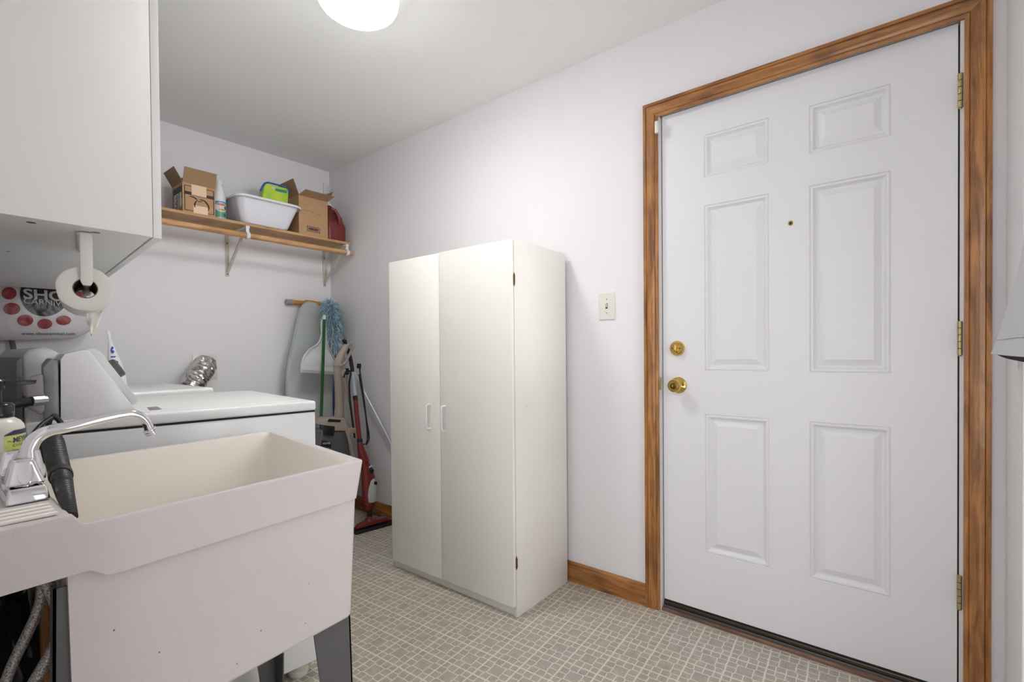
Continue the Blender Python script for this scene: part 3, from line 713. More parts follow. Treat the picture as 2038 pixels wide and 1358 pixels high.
# wipes tub, tilted, standing in the basin
pl = [at(x, y, 'y', 3.045) for x, y in [(527, 364), (571, 374), (576, 381), (574, 410), (519, 402), (523, 372)]]
L = thing('wipes_container', 'green and yellow wipes tub with blue lid standing in the basin', 'container', (pl[4].x+.05, 3.08, ZS+.015))
n0 = V(0, 1, 0)
oT = [q.copy() for q in pl]
cen = sum(oT, V(0, 0, 0))/6
body = [cen+(q-cen)*.93 for q in oT]
low = [V(q.x, q.y, max(q.z, 0)) for q in body]
m = MB().prism([V(q.x, 3.040, q.z) for q in body], (0, .055, 0), .006, 3); obj('tub_body', m, M_YEL, L)
ptsl = [V(q.x, 3.040, q.z) for q in oT]
lid = [at(x, y, 'y', 3.038) for x, y in [(519, 380), (523, 371), (527, 365), (533, 363), (550, 367), (568, 372), (574, 377), (576.5, 384)]]
m = MB().tube([q+V(0, .004, 0) for q in lid], .0055, 10).prism([V(q.x, 3.062, q.z-.001) for q in body], (0, .036, 0), .004)
obj('lid', m, M_BLUE, L)
a = at(548, 375, 'y', 3.039); b = at(571, 385, 'y', 3.039)
m = MB().add([(a.x, 3.0392, a.z), (b.x, 3.0392, b.z+.018), (b.x, 3.0392, b.z), (a.x, 3.0392, a.z-.016)], [[0, 1, 2, 3]]); obj('printed_band', m, M_TEAL, L)
q = at(544, 374, 'y', 3.039); obj('logo_spot', MB().disc(lambda u, v: (u, 3.0385, v), q.x, q.z, .010, .008), M_LABELW, L)

# ---------------------------------------------------------------- red jug
L = thing('detergent_jug', 'dark red plastic jug with white cap at the shelf corner', 'jug', (-.115, 3.06, zb))
def jl(x0, x1, hy, z): return [V(p.x, p.y, z) for p in rrect((x0+x1)/2, 3.055, (x1-x0)/2, hy, min(.02, (x1-x0)/2.2, hy*.9), z, 5)]
J = [(-.178, -.056, .048, 0), (-.186, -.050, .054, .006), (-.186, -.048, .055, .05), (-.185, -.050, .055, .108), (-.183, -.060, .052, .122), (-.180, -.072, .046, .165), (-.177, -.095, .036, .200), (-.175, -.125, .024, .224), (-.172, -.135, .019, .236)]
m = loops([jl(a, b, h, zb+z) for a, b, h, z in J], capt=True); obj('jug_body', m, M_JUG, L, smooth=45)
obj('jug_grip', MB().tube([(-.165, 3.000, zb+.205), (-.140, 2.994, zb+.200), (-.118, 2.990, zb+.165), (-.108, 2.990, zb+.13), (-.106, 3.000, zb+.112)], [.010, .011, .012, .012, .010], 12), M_JUG, L)
obj('recess_shade', MB().disc(lambda u, v: (u, 3.0035+.06*max(0, v-zb-.1)**1.0*0-.0, v), -.150, zb+.150, .018, .034), mat('jug_shade', rgb(74, 28, 26), .4), L)  # flat disc, shade of the grip recess put into its darker colour
obj('cap', MB().lathe((-.1535, 3.055, zb+.236), (0, 0, 1), [(.021, 0), (.021, .010), (.019, .012)], 28), M_PLW, L)

# ---------------------------------------------------------------- small hook device high in the corner
q = at(650, 378, 'y', YB-.02)
L = thing('wall_hook', 'small white plastic hook on the wall above the shelf corner', 'hook', (q.x, YB-.01, q.z-.03))
obj('hook_plate', MB().box(q.x-.018, q.x+.010, YB-.016, YB-.001, q.z-.028, q.z+.045, .004), M_PLW, L)
obj('hook_arm', MB().tube([(q.x-.003, YB-.012, q.z+.0), (q.x+.016, YB-.03, q.z-.004), (q.x+.022, YB-.036, q.z+.014), (q.x+.022, YB-.034, q.z+.032)], .004, 8), M_PLW, L)
obj('cord', MB().tube([(q.x+.006, YB-.02, q.z-.02), (q.x+.010, YB-.026, q.z-.05), (q.x-.006, YB-.02, q.z-.07)], .0018, 6), M_TUBE, L)

# ================================================================ laundry tub
XW = XL+.004
def yn(x): return .910+(x+1.359)*.0911
def yfar(x): return 1.479+(x+1.288)*.0940
def tubloop(xn, xf, off, xl, zf, r=.006):
    "near edge right->left, far edge left->right; off = inset from the rim line"
    pts = []
    n_ = V(xn, yn(xn)+off, 0); f_ = V(xf, yfar(xf)-off, 0)
    up_ = (f_-n_).normalized(); lf = V(-1, -.0911, 0).normalized(); lf2 = V(-1, -.094, 0).normalized()
    for k in range(6):
        t = k/5; a = n_+up_*r; b = n_; c = n_+lf*r
        pts.append(a*(1-t)**2+b*2*t*(1-t)+c*t*t)
    for x in (-1.45, -1.55, -1.65, -1.75, -1.796, -1.816, -1.822, -1.8345):
        x = max(x, xl+.0002); pts.append(V(x, yn(x)+off, 0))
    pts.append(V(xl, yn(xl)+off, 0)); pts.append(V(xl, yfar(xl)-off, 0))
    for x in (-1.8345, -1.822, -1.816, -1.796, -1.75, -1.65, -1.55, -1.45):
        x = max(x, xl+.0002); pts.append(V(x, yfar(x)-off, 0))
    for k in range(6):
        t = k/5; a = f_+lf2*r; b = f_; c = f_-up_*r
        pts.append(a*(1-t)**2+b*2*t*(1-t)+c*t*t)
    return [V(p.x, p.y, zf(p.x)) for p in pts]
def ss(x, a, b): t = min(1, max(0, (x-a)/(b-a))); return t
ztop = lambda d: (lambda x: .860+d+.0165*ss(x, -1.822, -1.8345))
zsk = lambda x: .7785+.0155*ss(x, -1.796, -1.816)
L = thing('laundry_tub', 'off-white plastic utility sink on grey legs against the left wall', 'utility sink', (-1.62, 1.18, 0))
outer = [tubloop(-1.380, -1.315, .021, -1.830, lambda x: .524, .010), tubloop(-1.3768, -1.312, .0188, -1.834, lambda x: .528, .010),
         tubloop(-1.362, -1.292, .018, -1.838, lambda x: zsk(x)+.004, .008), tubloop(-1.3695, -1.299, .0045, XW, zsk, .006), tubloop(-1.356, -1.2855, -.001, XW, ztop(-.004), .006),
         tubloop(-1.3570, -1.2865, .000, XW, ztop(-.001), .006), tubloop(-1.360, -1.289, .0025, XW, ztop(0), .006)]
inner = [tubloop(-1.372, -1.301, .013, -1.836, ztop(-.001), .02), tubloop(-1.376, -1.304, .016, -1.832, lambda x: .850, .03),
         tubloop(-1.392, -1.322, .032, -1.822, lambda x: .640, .05), tubloop(-1.402, -1.332, .044, -1.812, lambda x: .575, .06), tubloop(-1.44, -1.37, .075, -1.775, lambda x: .555, .06)]
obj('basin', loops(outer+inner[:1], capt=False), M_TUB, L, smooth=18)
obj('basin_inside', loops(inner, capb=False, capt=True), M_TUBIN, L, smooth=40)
m = MB()
for k, y in enumerate((.885, .905, .925, .945)):
    m.prism([(XW+.002, y-.005, .8762), (-1.846, y-.002, .8762), (-1.846, y+.010, .8762), (XW+.002, y+.006, .8762)], (0, 0, .004), .0016)
obj('deck_rib', m, M_TUBIN, L)
def leg(x, y, sx_, sy_, h=.525, wt=.084, wb=.034, dt_=.084, db_=.034):
    th = .0035; sl = .014
    m = MB().hull8([(x, y, 0), (x+sx_*wb, y, 0), (x+sx_*wb, y+sy_*th, 0), (x, y+sy_*th, 0)], [(x+sx_*sl, y, h), (x+sx_*(wt+sl), y, h), (x+sx_*(wt+sl), y+sy_*th, h), (x+sx_*sl, y+sy_*th, h)])
    m.hull8([(x, y, 0), (x+sx_*th, y, 0), (x+sx_*th, y+sy_*db_, 0), (x, y+sy_*db_, 0)], [(x+sx_*sl, y, h), (x+sx_*(sl+th), y, h), (x+sx_*(sl+th), y+sy_*dt_, h), (x+sx_*sl, y+sy_*dt_, h)])
    m.box(min(x, x+sx_*.04), max(x, x+sx_*.04), min(y, y+sy_*.04), max(y, y+sy_*.04), 0, .004)
    obj('leg', m, M_GREYM, L)
leg(-1.362, .935, -1, 1); leg(-1.292, 1.452, -1, -1)
leg(-1.866, .890, 1, 1, .775, .017, .030, .020, .020); leg(-1.866, 1.402, 1, -1, .775, .017, .030)
for (px, py, r) in [(220, 1246, .0016), (311, 1292, .0014), (620, 1165, .001), (520, 1256, .0014), (612, 1244, .001), (470, 1320, .0014)]:
    q = at(px, py, 'y', yn(-1.6)+.02)
    yq = yn(q.x)+.0183
    obj('stain', MB().lathe((q.x, yq, q.z), (0, -1, 0), [(r, 0), (r*.5, .0006)], 8), M_STAIN, L)

# ---------------------------------------------------------------- faucet
L = thing('faucet', 'chrome two-handle faucet with long spout on the tub deck', 'faucet', (-1.862, 1.07, .8768))
zd = .8768
m = MB().hull8([(-1.8865, .984, zd), (-1.8385, .989, zd), (-1.8385, 1.160, zd), (-1.8865, 1.156, zd)], [(-1.8825, .994, zd+.021), (-1.8425, .998, zd+.021), (-1.8425, 1.151, zd+.021), (-1.8825, 1.147, zd+.021)], .003, 3)
obj('deck_plate', m, M_CHROME, L, smooth=50)
for y in (1.022, 1.122):
    m = MB().hull8([(-1.8855, y-.024, zd+.023), (-1.8415, y-.021, zd+.023), (-1.8415, y+.024, zd+.023), (-1.8855, y+.021, zd+.023)],
                   [(-1.877, y-.013, zd+.061), (-1.853, y-.012, zd+.061), (-1.853, y+.013, zd+.061), (-1.877, y+.012, zd+.061)], .005, 4)
    m.lathe((-1.8635, y, zd+.016), (0, 0, 1), [(.012, 0), (.012, .01)], 20)
    h = obj('handle', m, M_CHROME, L, smooth=50)
    pts = []
    for (a, b) in [(-.0075, .052), (-.0085, .046), (-.008, .034), (-.005, .027), (0, .0255), (.005, .027), (.008, .034), (.0085, .046), (.0075, .052)]:
        yy = y-.0222+(b-.023)/.038*.0105; pts.append((-1.8645+a, yy, zd+b))
    obj('grip_groove', MB().tube(pts, .0011, 8), M_CHROME, h)
sp_px = [(58, 912, 1.072), (57, 901, 1.072), (62, 885, 1.072), (74, 870, 1.072), (98, 858, 1.072), (146, 848, 1.074), (206, 834, 1.078), (240, 827, 1.080), (262, 824.5, 1.081), (279, 829, 1.082), (291, 840, 1.083), (297.5, 855, 1.083)]
raw = [at(x, y, 'y', yy) for x, y, yy in sp_px]
def smooth_path(ps, n=6):
    out = []; m_ = len(ps)
    for i in range(m_-1):
        p0, p1, p2, p3 = ps[max(i-1, 0)], ps[i], ps[i+1], ps[min(i+2, m_-1)]
        for k in range(n):
            t = k/n; out.append(.5*((2*p1)+(p2-p0)*t+(2*p0-5*p1+4*p2-p3)*t*t+(3*p1-p0-3*p2+p3)*t**3))
    out.append(ps[-1].copy()); return out
pth = smooth_path(raw); n_ = len(pth)
sp_ = obj('spout', MB().tube(pth, [.0118-(.0042*min(1, i/n_*1.6)) for i in range(n_)], 20), M_CHROME, L, smooth=60)
obj('spout_collar', MB().lathe((raw[0].x, raw[0].y, zd+.019), (0, 0, 1), [(.019, 0), (.019, .010), (.0155, .026), (.0125, .045)], 24), M_CHROME, L, smooth=60)
e = raw[-1]; dr = (raw[-1]-raw[-3]).normalized()
obj('aerator', MB().lathe(e-dr*.002, dr, [(.0088, 0), (.0108, .0015), (.0108, .004), (.0096, .005), (.0108, .006), (.0108, .0085), (.0096, .0095), (.0102, .0105), (.0100, .012), (.007, .012)], 24), M_CHROME, sp_)

# ---------------------------------------------------------------- soap bottle
sc_ = V(-1.876, 1.213, zd); R_ = .036
L = thing('soap_bottle', 'pump soap bottle with yellow-green label behind the faucet', 'soap bottle', sc_)
obj('bottle_body', MB().lathe(sc_, (0, 0, 1), [(.033, 0), (R_, .004), (R_, .086), (.0345, .094), (.030, .101), (.022, .107), (.0165, .110), (.0165, .114)], 48), M_SOAP, L, smooth=50)
m = MB().lathe(sc_+V(0, 0, .108), (0, 0, 1), [(.0225, 0), (.0235, .003), (.0235, .020), (.020, .024), (.008, .025), (.0078, .048), (.012, .049), (.013, .062), (.010, .065)], 32)
hd = sc_+V(0, 0, .166)
m.hull8([(hd.x-.02, hd.y-.008, hd.z-.005), (hd.x-.02, hd.y+.008, hd.z-.005), (hd.x+.050, hd.y+.004, hd.z-.003), (hd.x+.050, hd.y-.004, hd.z-.003)], [(hd.x-.02, hd.y-.007, hd.z+.004), (hd.x-.02, hd.y+.007, hd.z+.004), (hd.x+.052, hd.y+.003, hd.z+.004), (hd.x+.052, hd.y-.003, hd.z+.004)], .0015)
obj('pump', m, M_BLACKG, L, smooth=45)
def scyl(r): return lambda u, v: (sc_.x+r*math.sin(u/R_+.18), sc_.y-r*math.cos(u/R_+.18), sc_.z+v)
f = scyl(R_+.0004)
m = MB().grid(lambda u, v: f(u*.078, .012+v*(.066+.0*u)), 40, 6)
lb = obj('label', m, M_LIME, L, smooth=60)
f = scyl(R_+.0007)
m = MB().grid(lambda u, v: f(u*.078, .078+.002*u+v*(.0015+.0065*min(1, u*6))), 40, 2); obj('label_band', m, M_NAVY, lb, smooth=60)
f = scyl(R_+.0012)
for m in (MB().text("MEYER'S", .0125, lambda x, y: f(.011+x, .0655+y+x*.06), .78, bold=.00025), MB().text('CLEAN DAY', .0062, lambda x, y: f(.010+x, .0585+y+x*.06), 1.2), MB().text('Mrs.', .0048, lambda x, y: f(.0035+x, .0665+y), 1.0)):
    obj('lettering', m, M_NAVY, lb, smooth=0)
f2 = scyl(R_+.0013)
m = MB().disc(f2, .026, .047, .0065, .0065, 20, 3); obj('label_seal', m, M_LABELW, lb)
ml = MB(); mw = MB()
for k in range(46):
    u = random.uniform(.003, .07); v = random.uniform(.014, .053); a = random.choice([.8, 2.2, 1.0, 2.0]); l_ = random.uniform(.0022, .004)
    du, dv = l_*math.cos(a), l_*math.sin(a); qx, qy = -dv*.28, du*.28
    (ml if k % 2 else mw).add([f(u-du, v-dv), f(u+qx, v+qy), f(u+du, v+dv), f(u-qx, v-qy)], [[0, 1, 2, 3]])
obj('leaf_print', ml, M_LEAF, lb, smooth=0); obj('leaf_print', mw, M_LABELW, lb, smooth=0)

# ---------------------------------------------------------------- drain hose (black, corrugated)
raw = [at(x, y, 'y', yy) for x, y, yy in [(88, 905, 1.56), (97, 876, 1.50), (105, 880, 1.42), (108, 892, 1.35), (114, 920, 1.24), (119, 940, 1.15), (124, 960, 1.07), (130, 985, .985), (137, 1008, .925), (142, 1030, .893)]]
raw[0].z -= .1
pth = smooth_path(raw, 26); n_ = len(pth); rr = []
rad = [.017, .018, .0182, .0182, .0170, .0155, .0135, .0108, .0084, .0074]
for i in range(n_):
    t = i/26; a = int(t); a = min(a, len(rad)-2); r = rad[a]*(1-(t-a))+rad[a+1]*(t-a)
    rr.append(r*(1.0 if (i//2) % 2 else .87))
hs = obj('drain_hose', MB().tube(pth, rr, 20), M_BLACK, smooth=20)
tag(hs, 'black corrugated washer drain hose draped over the tub deck', 'hose')
hs2 = obj('hose_cuff', MB().tube([pth[133], pth[137], pth[143]], [.0165, .0165, .0160], 18), M_BLACK, hs)

# ---------------------------------------------------------------- washer
th = math.radians(7.0)
WO = V(-1.106, 1.544, 0); wx = V(-math.cos(th), math.sin(th), 0); wn = V(math.sin(th), math.cos(th), 0)
WMx = Matrix(((wx.x, wn.x, 0, WO.x), (wx.y, wn.y, 0, WO.y), (0, 0, 1, 0), (0, 0, 0, 1)))
def wp(a, d, z): return WMx @ V(a, d, z)
L = thing('washing_machine', 'white top-load washing machine behind the utility sink', 'washing machine', WO+wx*.35+wn*.34)
obj('cabinet', MB().box(.0015, .690, .0015, .688, .050, .8945, .008, 3, M=WMx), M_WHITE, L, smooth=40)
obj('top_panel', MB().box(0, .695, 0, .690, .8985, .930, .007, 4, M=WMx), M_WHITE, L, smooth=40)
obj('panel_seam', MB().box(.004, .688, .004, .686, .893, .900, M=WMx), M_GAP, L)
obj('lid', MB().box(.035, .470, .035, .655, .9285, .9335, .002, 3, M=WMx), M_WHITE, L, smooth=40)
a = atp(292, 811, (0, 0, .9336), (0, 0, 1)); 
m = MB().add([at(292, 811, 'z', .9340), at(313, 809.5, 'z', .9340), at(323, 815, 'z', .9340), at(298, 817.5, 'z', .9340)], [[0, 1, 2, 3]])
obj('lid_sticker', m, M_LGREY, L)
for (a, d) in [(.05, .06), (.64, .06), (.05, .63), (.64, .63)]:
    obj('foot', MB().lathe(wp(a, d, 0), (0, 0, 1), [(.030, 0), (.034, .006), (.034, .022), (.016, .030), (.014, .052)], 20), M_IVORY, L)
cons = [(.632, .929), (.630, 1.080), (.622, 1.094), (.585, 1.104), (.577, 1.102), (.492, .958), (.480, .931)]
co = obj('console', MB().prism([wp(a, .004, z) for a, z in cons], wn*.680, .0015), M_WHITE, L, smooth=30)
cp = [(.583, 1.1055), (.566, 1.1065), (.553, 1.098), (.485, .982), (.480, .962), (.488, .954)]
cp_ = obj('control_panel', MB().prism([wp(a, .010, z) for a, z in cp], wn*.668, .002), M_PLW, co, smooth=40)
pn = (wp(.553, 0, 1.098)-wp(.485, 0, .982)).normalized(); nn_ = V(0, 0, 1).cross(wn).normalized()
pnorm = pn.cross(wn).normalized()
if pnorm.dot(wx) > 0: pnorm = -pnorm
obj('dial', MB().lathe(wp(.517, .16, 1.047)-pnorm*.006, pnorm, [(.026, 0), (.028, .003), (.027, .022), (.024, .025)], 32), mat('dial_grey', rgb(88, 86, 86), .4), cp_, smooth=40)
m = MB().prism([wp(a, .012, z) for a, z in [(.633, .85), (.634, 1.078), (.648, 1.082), (.662, 1.060), (.664, .85)]], wn*.660, .003)
obj('rear_cover', m, M_GREYD, co)
m = MB().prism([wp(a, .000, z) for a, z in [(.660, .955), (.668, .945), (.690, .965), (.694, 1.02), (.684, 1.040), (.662, 1.046)]], wn*.055, .006, 3)
obj('hose_housing', m, M_GREYP, co, smooth=50)
# fill hose with steel fitting
yq = 1.56
m = MB().tube(smooth_path([at(x, y, 'y', yy) for x, y, yy in [(-30, 850, 1.60), (0, 812, 1.58), (20, 806, 1.56), (38, 803, 1.56), (62, 799, 1.56)]]), .0105, 14)
fh = obj('fill_hose', m, M_BLACK, L, smooth=50)
a, b = at(61, 799, 'y', yq), at(83, 797, 'y', yq+.01); d = (b-a).normalized()
obj('hose_fitting', MB().lathe(a, d, [(.0115, 0), (.0125, .001), (.0125, .024), (.0105, .025), (.0105, .030)], 10), M_STEEL, fh, smooth=20)
m = MB().tube(smooth_path([at(x, y, 'y', yy) for x, y, yy in [(45, 905, 1.50), (57, 878, 1.52), (68, 862, 1.54), (84, 845, 1.56), (100, 834, 1.575), (112, 827, 1.59)]]), .0052, 10)
obj('power_cord', m, M_BLACK, L, smooth=50)
m = MB().tube([at(x, y, 'y', 1.58) for x, y in [(96, 850), (99, 836), (106, 828), (114, 833), (122, 843)]], .0055, 10)
m.tube([at(x, y, 'y', 1.585) for x, y in [(98, 856), (96, 838), (104, 832)]], .004, 8)
obj('wire_bundle', m, M_BLACK, L, smooth=50)

# ---------------------------------------------------------------- dryer
DX, DYn, DZt = -1.128, 2.345, .945
L = thing('clothes_dryer', 'white clothes dryer in the back corner beyond the washing machine', 'dryer', (DX-.34, DYn+.34, 0))
obj('cabinet', MB().box(DX-.59, DX-.002, DYn+.002, DYn+.68, .02, DZt-.032, .008, 3), M_WHITE, L, smooth=40)
obj('top_panel', MB().box(DX-.59, DX, DYn, DYn+.685, DZt-.030, DZt, .012, 5), M_WHITE, L, smooth=50)
cs = [(.592, DZt), (.592, 1.088), (.580, 1.110), (.550, 1.121), (.520, 1.115), (.495, 1.095), (.43, .965), (.42, DZt)]
co = obj('console', MB().prism([(DX-a, DYn+.012, z) for a, z in cs], (0, .66, 0), .010, 4), M_PLW, L, smooth=50)
obj('rear_cover', MB().prism([(DX-a, DYn+.008, z) for a, z in [(.593, .80), (.593, 1.086), (.607, 1.07), (.610, .80)]], (0, .66, 0), .002), M_GREYP, co)
m = MB().tube(smooth_path([at(x, y, 'y', yy) for x, y, yy in [(-14, 652, 3.275), (2, 656, 3.272), (17, 667, 3.265), (26, 688, 3.23), (25, 710, 3.18), (14, 738, 3.14), (6, 762, 3.12), (2, 800, 3.10)]]), .0105, 12)
tag(obj('power_cable', m, mat('cable_grey', rgb(120, 118, 116), .5), smooth=50), 'thick grey appliance cable curving down the back wall under the bag', 'cable')

# vent duct and wall plate
a = at(383, 705, 'y', YB-.003); b = at(430, 705, 'y', YB-.003)
L = thing('dryer_duct', 'crumpled silver foil dryer duct rising to the back wall', 'duct', (-.86, 3.2, .86))
obj('wall_plate', MB().box(a.x, b.x+.004, YB-.006, YB-.0005, a.z-.155, a.z, .001), M_IVORY, L)
raw = [at(x, y, 'y', yy) for x, y, yy in [(406, 728, YB-.008), (406, 730, 3.255), (402, 738, 3.215), (394, 750, 3.185), (385, 762, 3.165), (376, 780, 3.155)]]
raw.append(raw[-1]+V(-.05, -.01, -.09))
pth = smooth_path(raw, 16); n_ = len(pth)
m = MB().tube(pth, [.060*(1+.05*math.sin(i*1.05)) for i in range(n_)], 40)
for q in m.v:
    d = noise.noise_vector(q*38)*.006+noise.noise_vector(q*95)*.003; q += d
    q.y = min(q.y, YB-.004)
obj('foil_hose', m, M_FOIL, L, smooth=25)

# detergent pouch standing on the dryer
L = None
ps = [(214, 659, 3.5), (217, 667, 3.5), (219, 679, 3), (221, 690, 6), (224, 705, 10), (229, 725, 14.5), (234, 748, 17), (236, 762, 17), (237, 768, 16)]
cen = [at(x, y, 'y', 2.46) for x, y, r in ps]; sc0 = (at(230, 700, 'y', 2.46)-at(231, 700, 'y', 2.46)).length
dz_ = cen[-1].z-(DZt+.001)
m = MB(); vs = []; fs = []; n = 24
lsx = []
for (x, y, r), c in zip(ps[::-1], cen[::-1]):
    rr = r*sc0; zz = max(c.z, DZt+.001); lsx.append([V(c.x+rr*math.cos(2*PI*k/n), c.y+rr*.5*math.sin(2*PI*k/n), zz) for k in range(n)])
lsx = [[V(q.x, q.y, DZt+.0012) for q in lsx[0]]]+lsx
po = obj('detergent_pouch', loops(lsx, capt=True), M_PLW, smooth=60); tag(po, 'white and blue detergent pouch with twisted top standing on the dryer', 'pouch')
def pf(u, v):
    q = at(u, v, 'y', 2.46); k = min(range(len(cen)), key=lambda i: abs(cen[i].z-q.z)); r = ps[k][2]*sc0*1.0
    dx = max(-.95, min(.95, (q.x-cen[k].x)/r)); return (q.x, 2.46-r*.5*math.sqrt(1-dx*dx)-.0015, q.z)
M_PB = mat('pouch_blue', rgb(52, 70, 160), .4)
obj('blue_band', MB().grid(lambda u, v: pf(219.5+u*13, 709+v*3), 6, 1), M_PB, po, smooth=0)
for q in ((223, 697, 4, 7), (230, 722, 4, 4), (237, 740, 3.5, 5)): obj('blue_print', MB().disc(pf, *q, 12, 2), M_PB, po, smooth=0)

# ================================================================ plastic shopping bag on the back wall
BX0, BX1 = -1.93, -1.358
def bag(x):
    t = (x-BX0)/(BX1-BX0); e = min(1, max(0, t)/.12)**.5*min(1, max(0, 1-t)/.16)**.5
    e = max(e, .02)
    return 3.205, .072*(.35+.65*e), 1.300+.018*t, .150*(.42+.58*e)*(1-.05*t)
def bagf(x, z, o=.0):
    yc, hy, zc, hz = bag(x); u = max(-.985, min(.985, (z-zc)/hz)); return V(x, yc-hy*(1-abs(u)**2.6)**(1/2.6)-o+wr(x, z), z)
def wr(x, z): return .004*noise.noise(V(x*26+z*10, z*18, 3))+.002*noise.noise(V(x*70, z*40, 9))
ls_ = []; n = 56
for i in range(61):
    x = BX0+(BX1-BX0)*i/60; yc, hy, zc, hz = bag(x); l_ = []
    for k in range(n):
        th = 2*PI*k/n; c_, s_ = math.cos(th), math.sin(th)
        dy = -hy*abs(c_)**(2/2.6)*(1 if c_ > 0 else -1); dzz = hz*abs(s_)**(2/2.6)*(1 if s_ > 0 else -1)
        y_ = yc+dy+(wr(x, zc+dzz) if c_ > 0 else 0); l_.append(V(x, min(y_, YB-.004), zc+dzz))
    ls_.append(l_)
bg = obj('shopping_bag', loops(ls_, capt=True), M_BAGW, smooth=70)
tag(bg, 'stuffed white plastic shopping bag with red dots hanging below the wall cabinet', 'bag')
obj('bag_handle', MB().tube([(-1.66, 3.21, 1.43), (-1.65, 3.26, 1.50), (-1.64, YB-.006, 1.56), (-1.62, 3.26, 1.50), (-1.60, 3.21, 1.43)], .010, 10), M_BAGW, bg, smooth=60)
def onbag(o): 
    def f(u, v):
        q = at(u, v, 'y', 3.138); return bagf(q.x, q.z, o)
    return f
obj('black_spot', MB().disc(onbag(.0015), 88, 586, 48.5, 44, 56, 12), M_BAGB, bg, smooth=80)
m = MB()
for (u, v, r1, r2) in [(18, 584, 15, 12.5), (23, 615, 17, 12), (50, 638, 16, 11.5), (89, 645, 15, 10), (126, 638, 15, 9.5), (150, 616, 14, 9), (160, 590, 13, 10)]:
    m.disc(onbag(.0016), u, v, r1, r2, 28, 5)
obj('red_dot', m, M_BAGR, bg, smooth=80)
o0 = at(45.5, 594, 'y', 3.138); g = lambda ox, oz, sl=0.0: (lambda x, y: bagf(ox+x, oz+y+x*sl, .0032))
obj('lettering', MB().text('SHOE', .064, g(o0.x, o0.z, -.02), 1.12, bold=.0016), M_LABELW, bg, smooth=0)
o1 = at(46, 604, 'y', 3.138)
m = MB().text('CARNiVAL', .036, g(o1.x, o1.z, -.04), 1.0, bold=.0002)
obj('lettering', m, M_LABELW, bg, smooth=0)
o2 = at(43, 667, 'y', 3.138)
m = MB().text('www.shoecarnival.com', .0205, g(o2.x, o2.z, .02), .98)
obj('lettering', m, M_BAGB, bg, smooth=0)

# ================================================================ under the tub
# black bin bag
b = bmesh.new(); bmesh.ops.create_icosphere(b, subdivisions=5, radius=1)
for q in b.verts:
    n3 = q.co.copy(); q.co = V(-1.862+n3.x*.072, 1.19+n3.y*.13, .345+n3.z*.345)
    d = noise.noise(V(n3.x*5, n3.y*5, n3.z*9))*.016+abs(noise.noise(n3*13))*.012
    q.co += n3*d; q.co.z = max(q.co.z, .001); q.co.x = min(max(q.co.x, XL+.004), -1.846)
m = MB().bm(b); tag(obj('garbage_bag', m, M_BLACKG, smooth=60), 'shiny black garbage bag stuffed under the sink by the wall', 'garbage bag')
q = at(84, 1250, 'y', 1.010); q2 = at(113, 1250, 'y', 1.010)
m = MB().box(q.x, q2.x, 1.010, 1.034, 0, .76, .002)
tag(obj('wooden_post', m, M_POST), 'unpainted stained wooden post under the sink behind the steel hoses', 'wooden post')
def hose(name, pts, r, lab):
    raw = [at(x, y, 'y', yy) for x, y, yy in pts]
    o = obj(name, MB().tube(smooth_path(raw, 10), r, 16), M_BRAID, smooth=60); tag(o, lab, 'hose'); return o
hose('supply_hose', [(78, 1120, .965), (84, 1155, .965), (82, 1190, .965), (70, 1228, .965), (48, 1275, .965), (24, 1325, .965), (8, 1370, .965), (0, 1430, .965)], .0066, 'thinner braided steel supply hose, left of the two under the sink')
hose('supply_hose', [(82, 1110, .935), (93, 1160, .935), (108, 1188, .935), (119, 1222, .935), (120, 1255, .935), (108, 1290, .935), (85, 1330, .935), (62, 1372, .935), (45, 1430, .935)], .0080, 'thicker braided steel supply hose curving under the sink\'s left end')
m = MB().tube([(-1.58, 1.2, .520), (-1.58, 1.2, .36), (-1.60, 1.22, .30), (-1.66, 1.25, .28), (-1.72, 1.29, .31), (-1.80, 1.36, .33), (-1.90, 1.38, .34)], .020, 18).lathe((-1.58, 1.2, .468), (0, 0, 1), [(.03, 0), (.034, .004), (.034, .028), (.04, .032), (.04, .054)], 24)
tag(obj('drain_pipe', m, M_PLW, smooth=50), 'white plastic drain pipe beneath the sink basin', 'pipe')

# ================================================================ corner tools
# ironing board leaning on the back wall
PB = V(-.25, 3.222, 1.42); NB = V(0, 1, -.135).normalized()
out = [(575, 830), (573, 790), (573.5, 742), (579, 712), (585, 684), (591, 656), (596, 632), (599.5, 617), (604, 608.5), (611, 603), (620, 601), (629, 603), (635.5, 608), (640, 615.5), (643, 628), (647, 650), (652, 680), (657, 712), (660, 745), (662, 790), (664, 830)]
pts = [atp(x, y, PB, NB) for x, y in out]
dn = V(0, -.135, -1).normalized()
lo = [pts[0]+dn*((pts[0].z-.12)/.99), pts[-1]+dn*((pts[-1].z-.12)/.99)]
poly = [lo[0]]+pts+[lo[1]]
L = thing('ironing_board', 'ironing board with pale blue-grey cover leaning in the corner', 'ironing board', (-.27, 3.05, 0))
obj('padded_top', MB().prism(poly, NB*.030, .006, 3), M_PAD, L, smooth=50)
obj('cover_edge', MB().tube([q+NB*.016 for q in poly[:12]], .008, 8), mat('cover_edge', rgb(180, 188, 200), .8), L, smooth=60)
a = at(575, 601.5, 'y', 3.262); b = at(655, 604, 'y', 3.262); b.z = a.z+.006
c_ = a.lerp(b, .50)
m = MB().tube(smooth_path([a, a.lerp(b, .3), c_+V(0, 0, .003), a.lerp(b, .7), b+V(.02, 0, .0)], 6), .0155, 16)
m.tube([c_+V(-.03, 0, .002), c_+V(.03, 0, .002)], [.019, .019], 16)
m.tube([c_+V(-.045, .0, 0), c_+V(-.045, -.055, -.5), (c_.x-.08, 3.14, .02)], .010, 10).tube([c_+V(.05, 0, 0), c_+V(.05, -.055, -.5), (c_.x+.08, 3.14, .02)], .010, 10)
